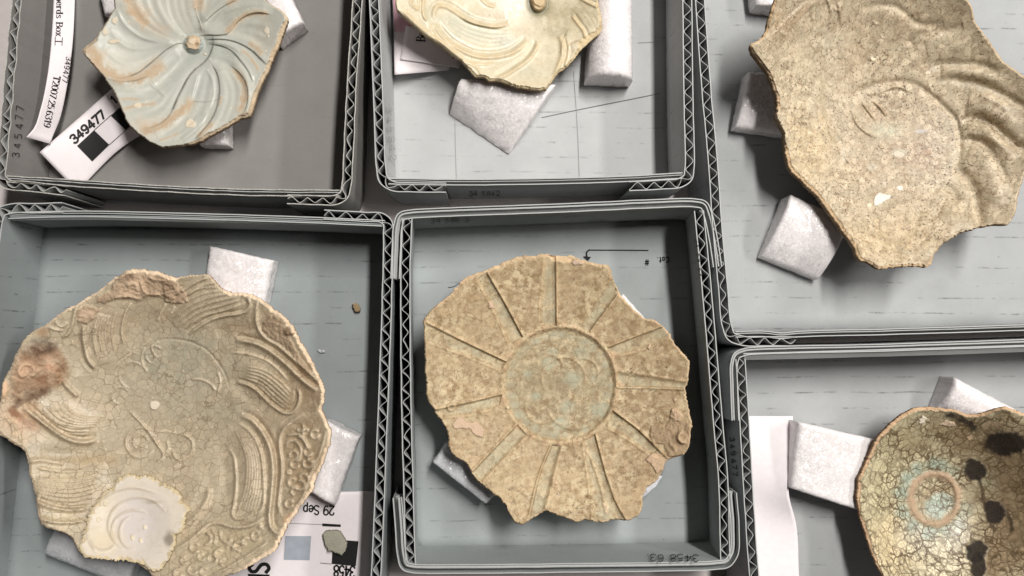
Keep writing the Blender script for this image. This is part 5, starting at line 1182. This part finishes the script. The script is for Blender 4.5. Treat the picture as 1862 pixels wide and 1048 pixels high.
bk = lin(34, 28, 24)
for x, y, rx, ry, an in [(790, 362, 112, 64, 0), (635, 495, 72, 62, 30), (735, 715, 62, 58, 20), (640, 920, 52, 60, 40), (655, 1000, 36, 70, 0)]: F.blob(V6, x, y, rx, ry, bk, .97, .22, an, gloss=.35, crk=.1, ns=.4, rise=.15, mo=0)
F.stain(P_(V6, '470,212 530,220 590,250 650,295'), 9, bk, .95, .1, 9, .3, .1); F.stain(P_(V6, '640,520 670,590 680,660 700,700'), 5, bk, .85, .15); F.stain(P_(V6, '790,700 820,760 825,830'), 5, bk, .85, .15); F.stain(P_(V6, '700,740 720,780 745,820'), 4, bk, .8, .15); F.stain(P_(V6, '660,280 720,260 780,275'), 7, lin(176, 146, 110), .7, .2, 9, .1, 0); F.stain(P_(V6, '560,880 600,900 620,930'), 4, bk, .8)
F.patch(P_(V6, '345,235 365,218 385,232 370,256 348,258'), lin(220, 208, 184), .4, 1, .4); F.patch(P_(V6, '450,265 480,240 530,255 535,272 500,278 470,270'), lin(190, 166, 134), .4, .9, .5); F.blob(V6, 610, 330, 16, 22, lin(190, 160, 120), .8, .4)
m6 = glaze_mat('crackled_celadon', tuple(lin(160, 138, 92)), (.52, .68, 1.5), .25, tuple(lin(90, 70, 40)), (.7, .76), 8, .3, 2.5, .115, tuple(lin(92, 74, 42)), 1.0, .7, .17, .3, .5, .5, spec=.4, sat=.80, val=1.05, tint=(1.03, .985, 1.0))
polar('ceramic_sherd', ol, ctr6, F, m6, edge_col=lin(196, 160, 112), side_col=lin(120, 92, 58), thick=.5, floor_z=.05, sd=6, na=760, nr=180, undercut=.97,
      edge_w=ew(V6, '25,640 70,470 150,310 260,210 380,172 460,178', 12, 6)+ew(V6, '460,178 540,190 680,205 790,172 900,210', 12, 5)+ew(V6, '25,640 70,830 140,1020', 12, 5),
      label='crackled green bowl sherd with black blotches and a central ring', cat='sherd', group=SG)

# ------------------------------------------------------------------ small bits
def bit(name, pts, ctr, z, th, col, label, cat, dome=.08, gl=.1):
    c = np.array(ctr, float)
    f = lambda X: z+dome*(1-np.minimum(1, np.sqrt((((X-c)/30)**2).sum(1))))
    Fb = Field(col, f); Fb.blob((0, 0, 1), c[0]+3, c[1]-3, 14, 12, col*.85, .6, .9, gloss=gl); Fb.blob((0, 0, 1), c[0], c[1], 60, 60, None, 1, .2, gloss=gl, crk=0, mo=.6)
    return polar(name, pts, ctr, Fb, chipm, na=140, nr=18, thick=th, jit=1.7, edge_col=col*1.05, side_col=col*.7, edge_drop=.01, label=label, cat=cat)
chipm = glaze_mat('chip_surface', tuple(lin(150, 142, 120)), (.48, .66, 4.0), .5, (.1, .09, .06), (.7, .76), 12, .4, 2, .02, (.2, .18, .14), .0, .0, .0, .5, .8)
bit('ceramic_chip', P_((300, 740, 3.4025), '975,790 990,775 1050,765 1085,775 1110,815 1125,850 1118,890 1095,920 1065,905 1040,895 1010,895 990,850 985,815'), (609, 987), .42, .26, lin(178, 174, 158), 'ragged greenish ceramic chip lying on the printed white card', 'chip')
bit('pebble', [(640, 552), (646, 551), (652, 555), (656, 561), (652, 567), (646, 566), (642, 560)], (648, 559), .22, .2, lin(168, 146, 112), 'small tan crumb on the tray floor right of the olive sherd', 'crumb', .05)
bit('flake', [(577, 637), (581, 635), (585, 637), (590, 635), (591, 640), (586, 642), (580, 641)], (584, 638.5), .08, .06, lin(218, 220, 220), 'tiny white flake on the tray floor beside the olive sherd', 'flake', .02)

for o in bpy.data.objects:
    for k in ('_o', '_n', '_line', '_sh'):
        if k in o: del o[k]
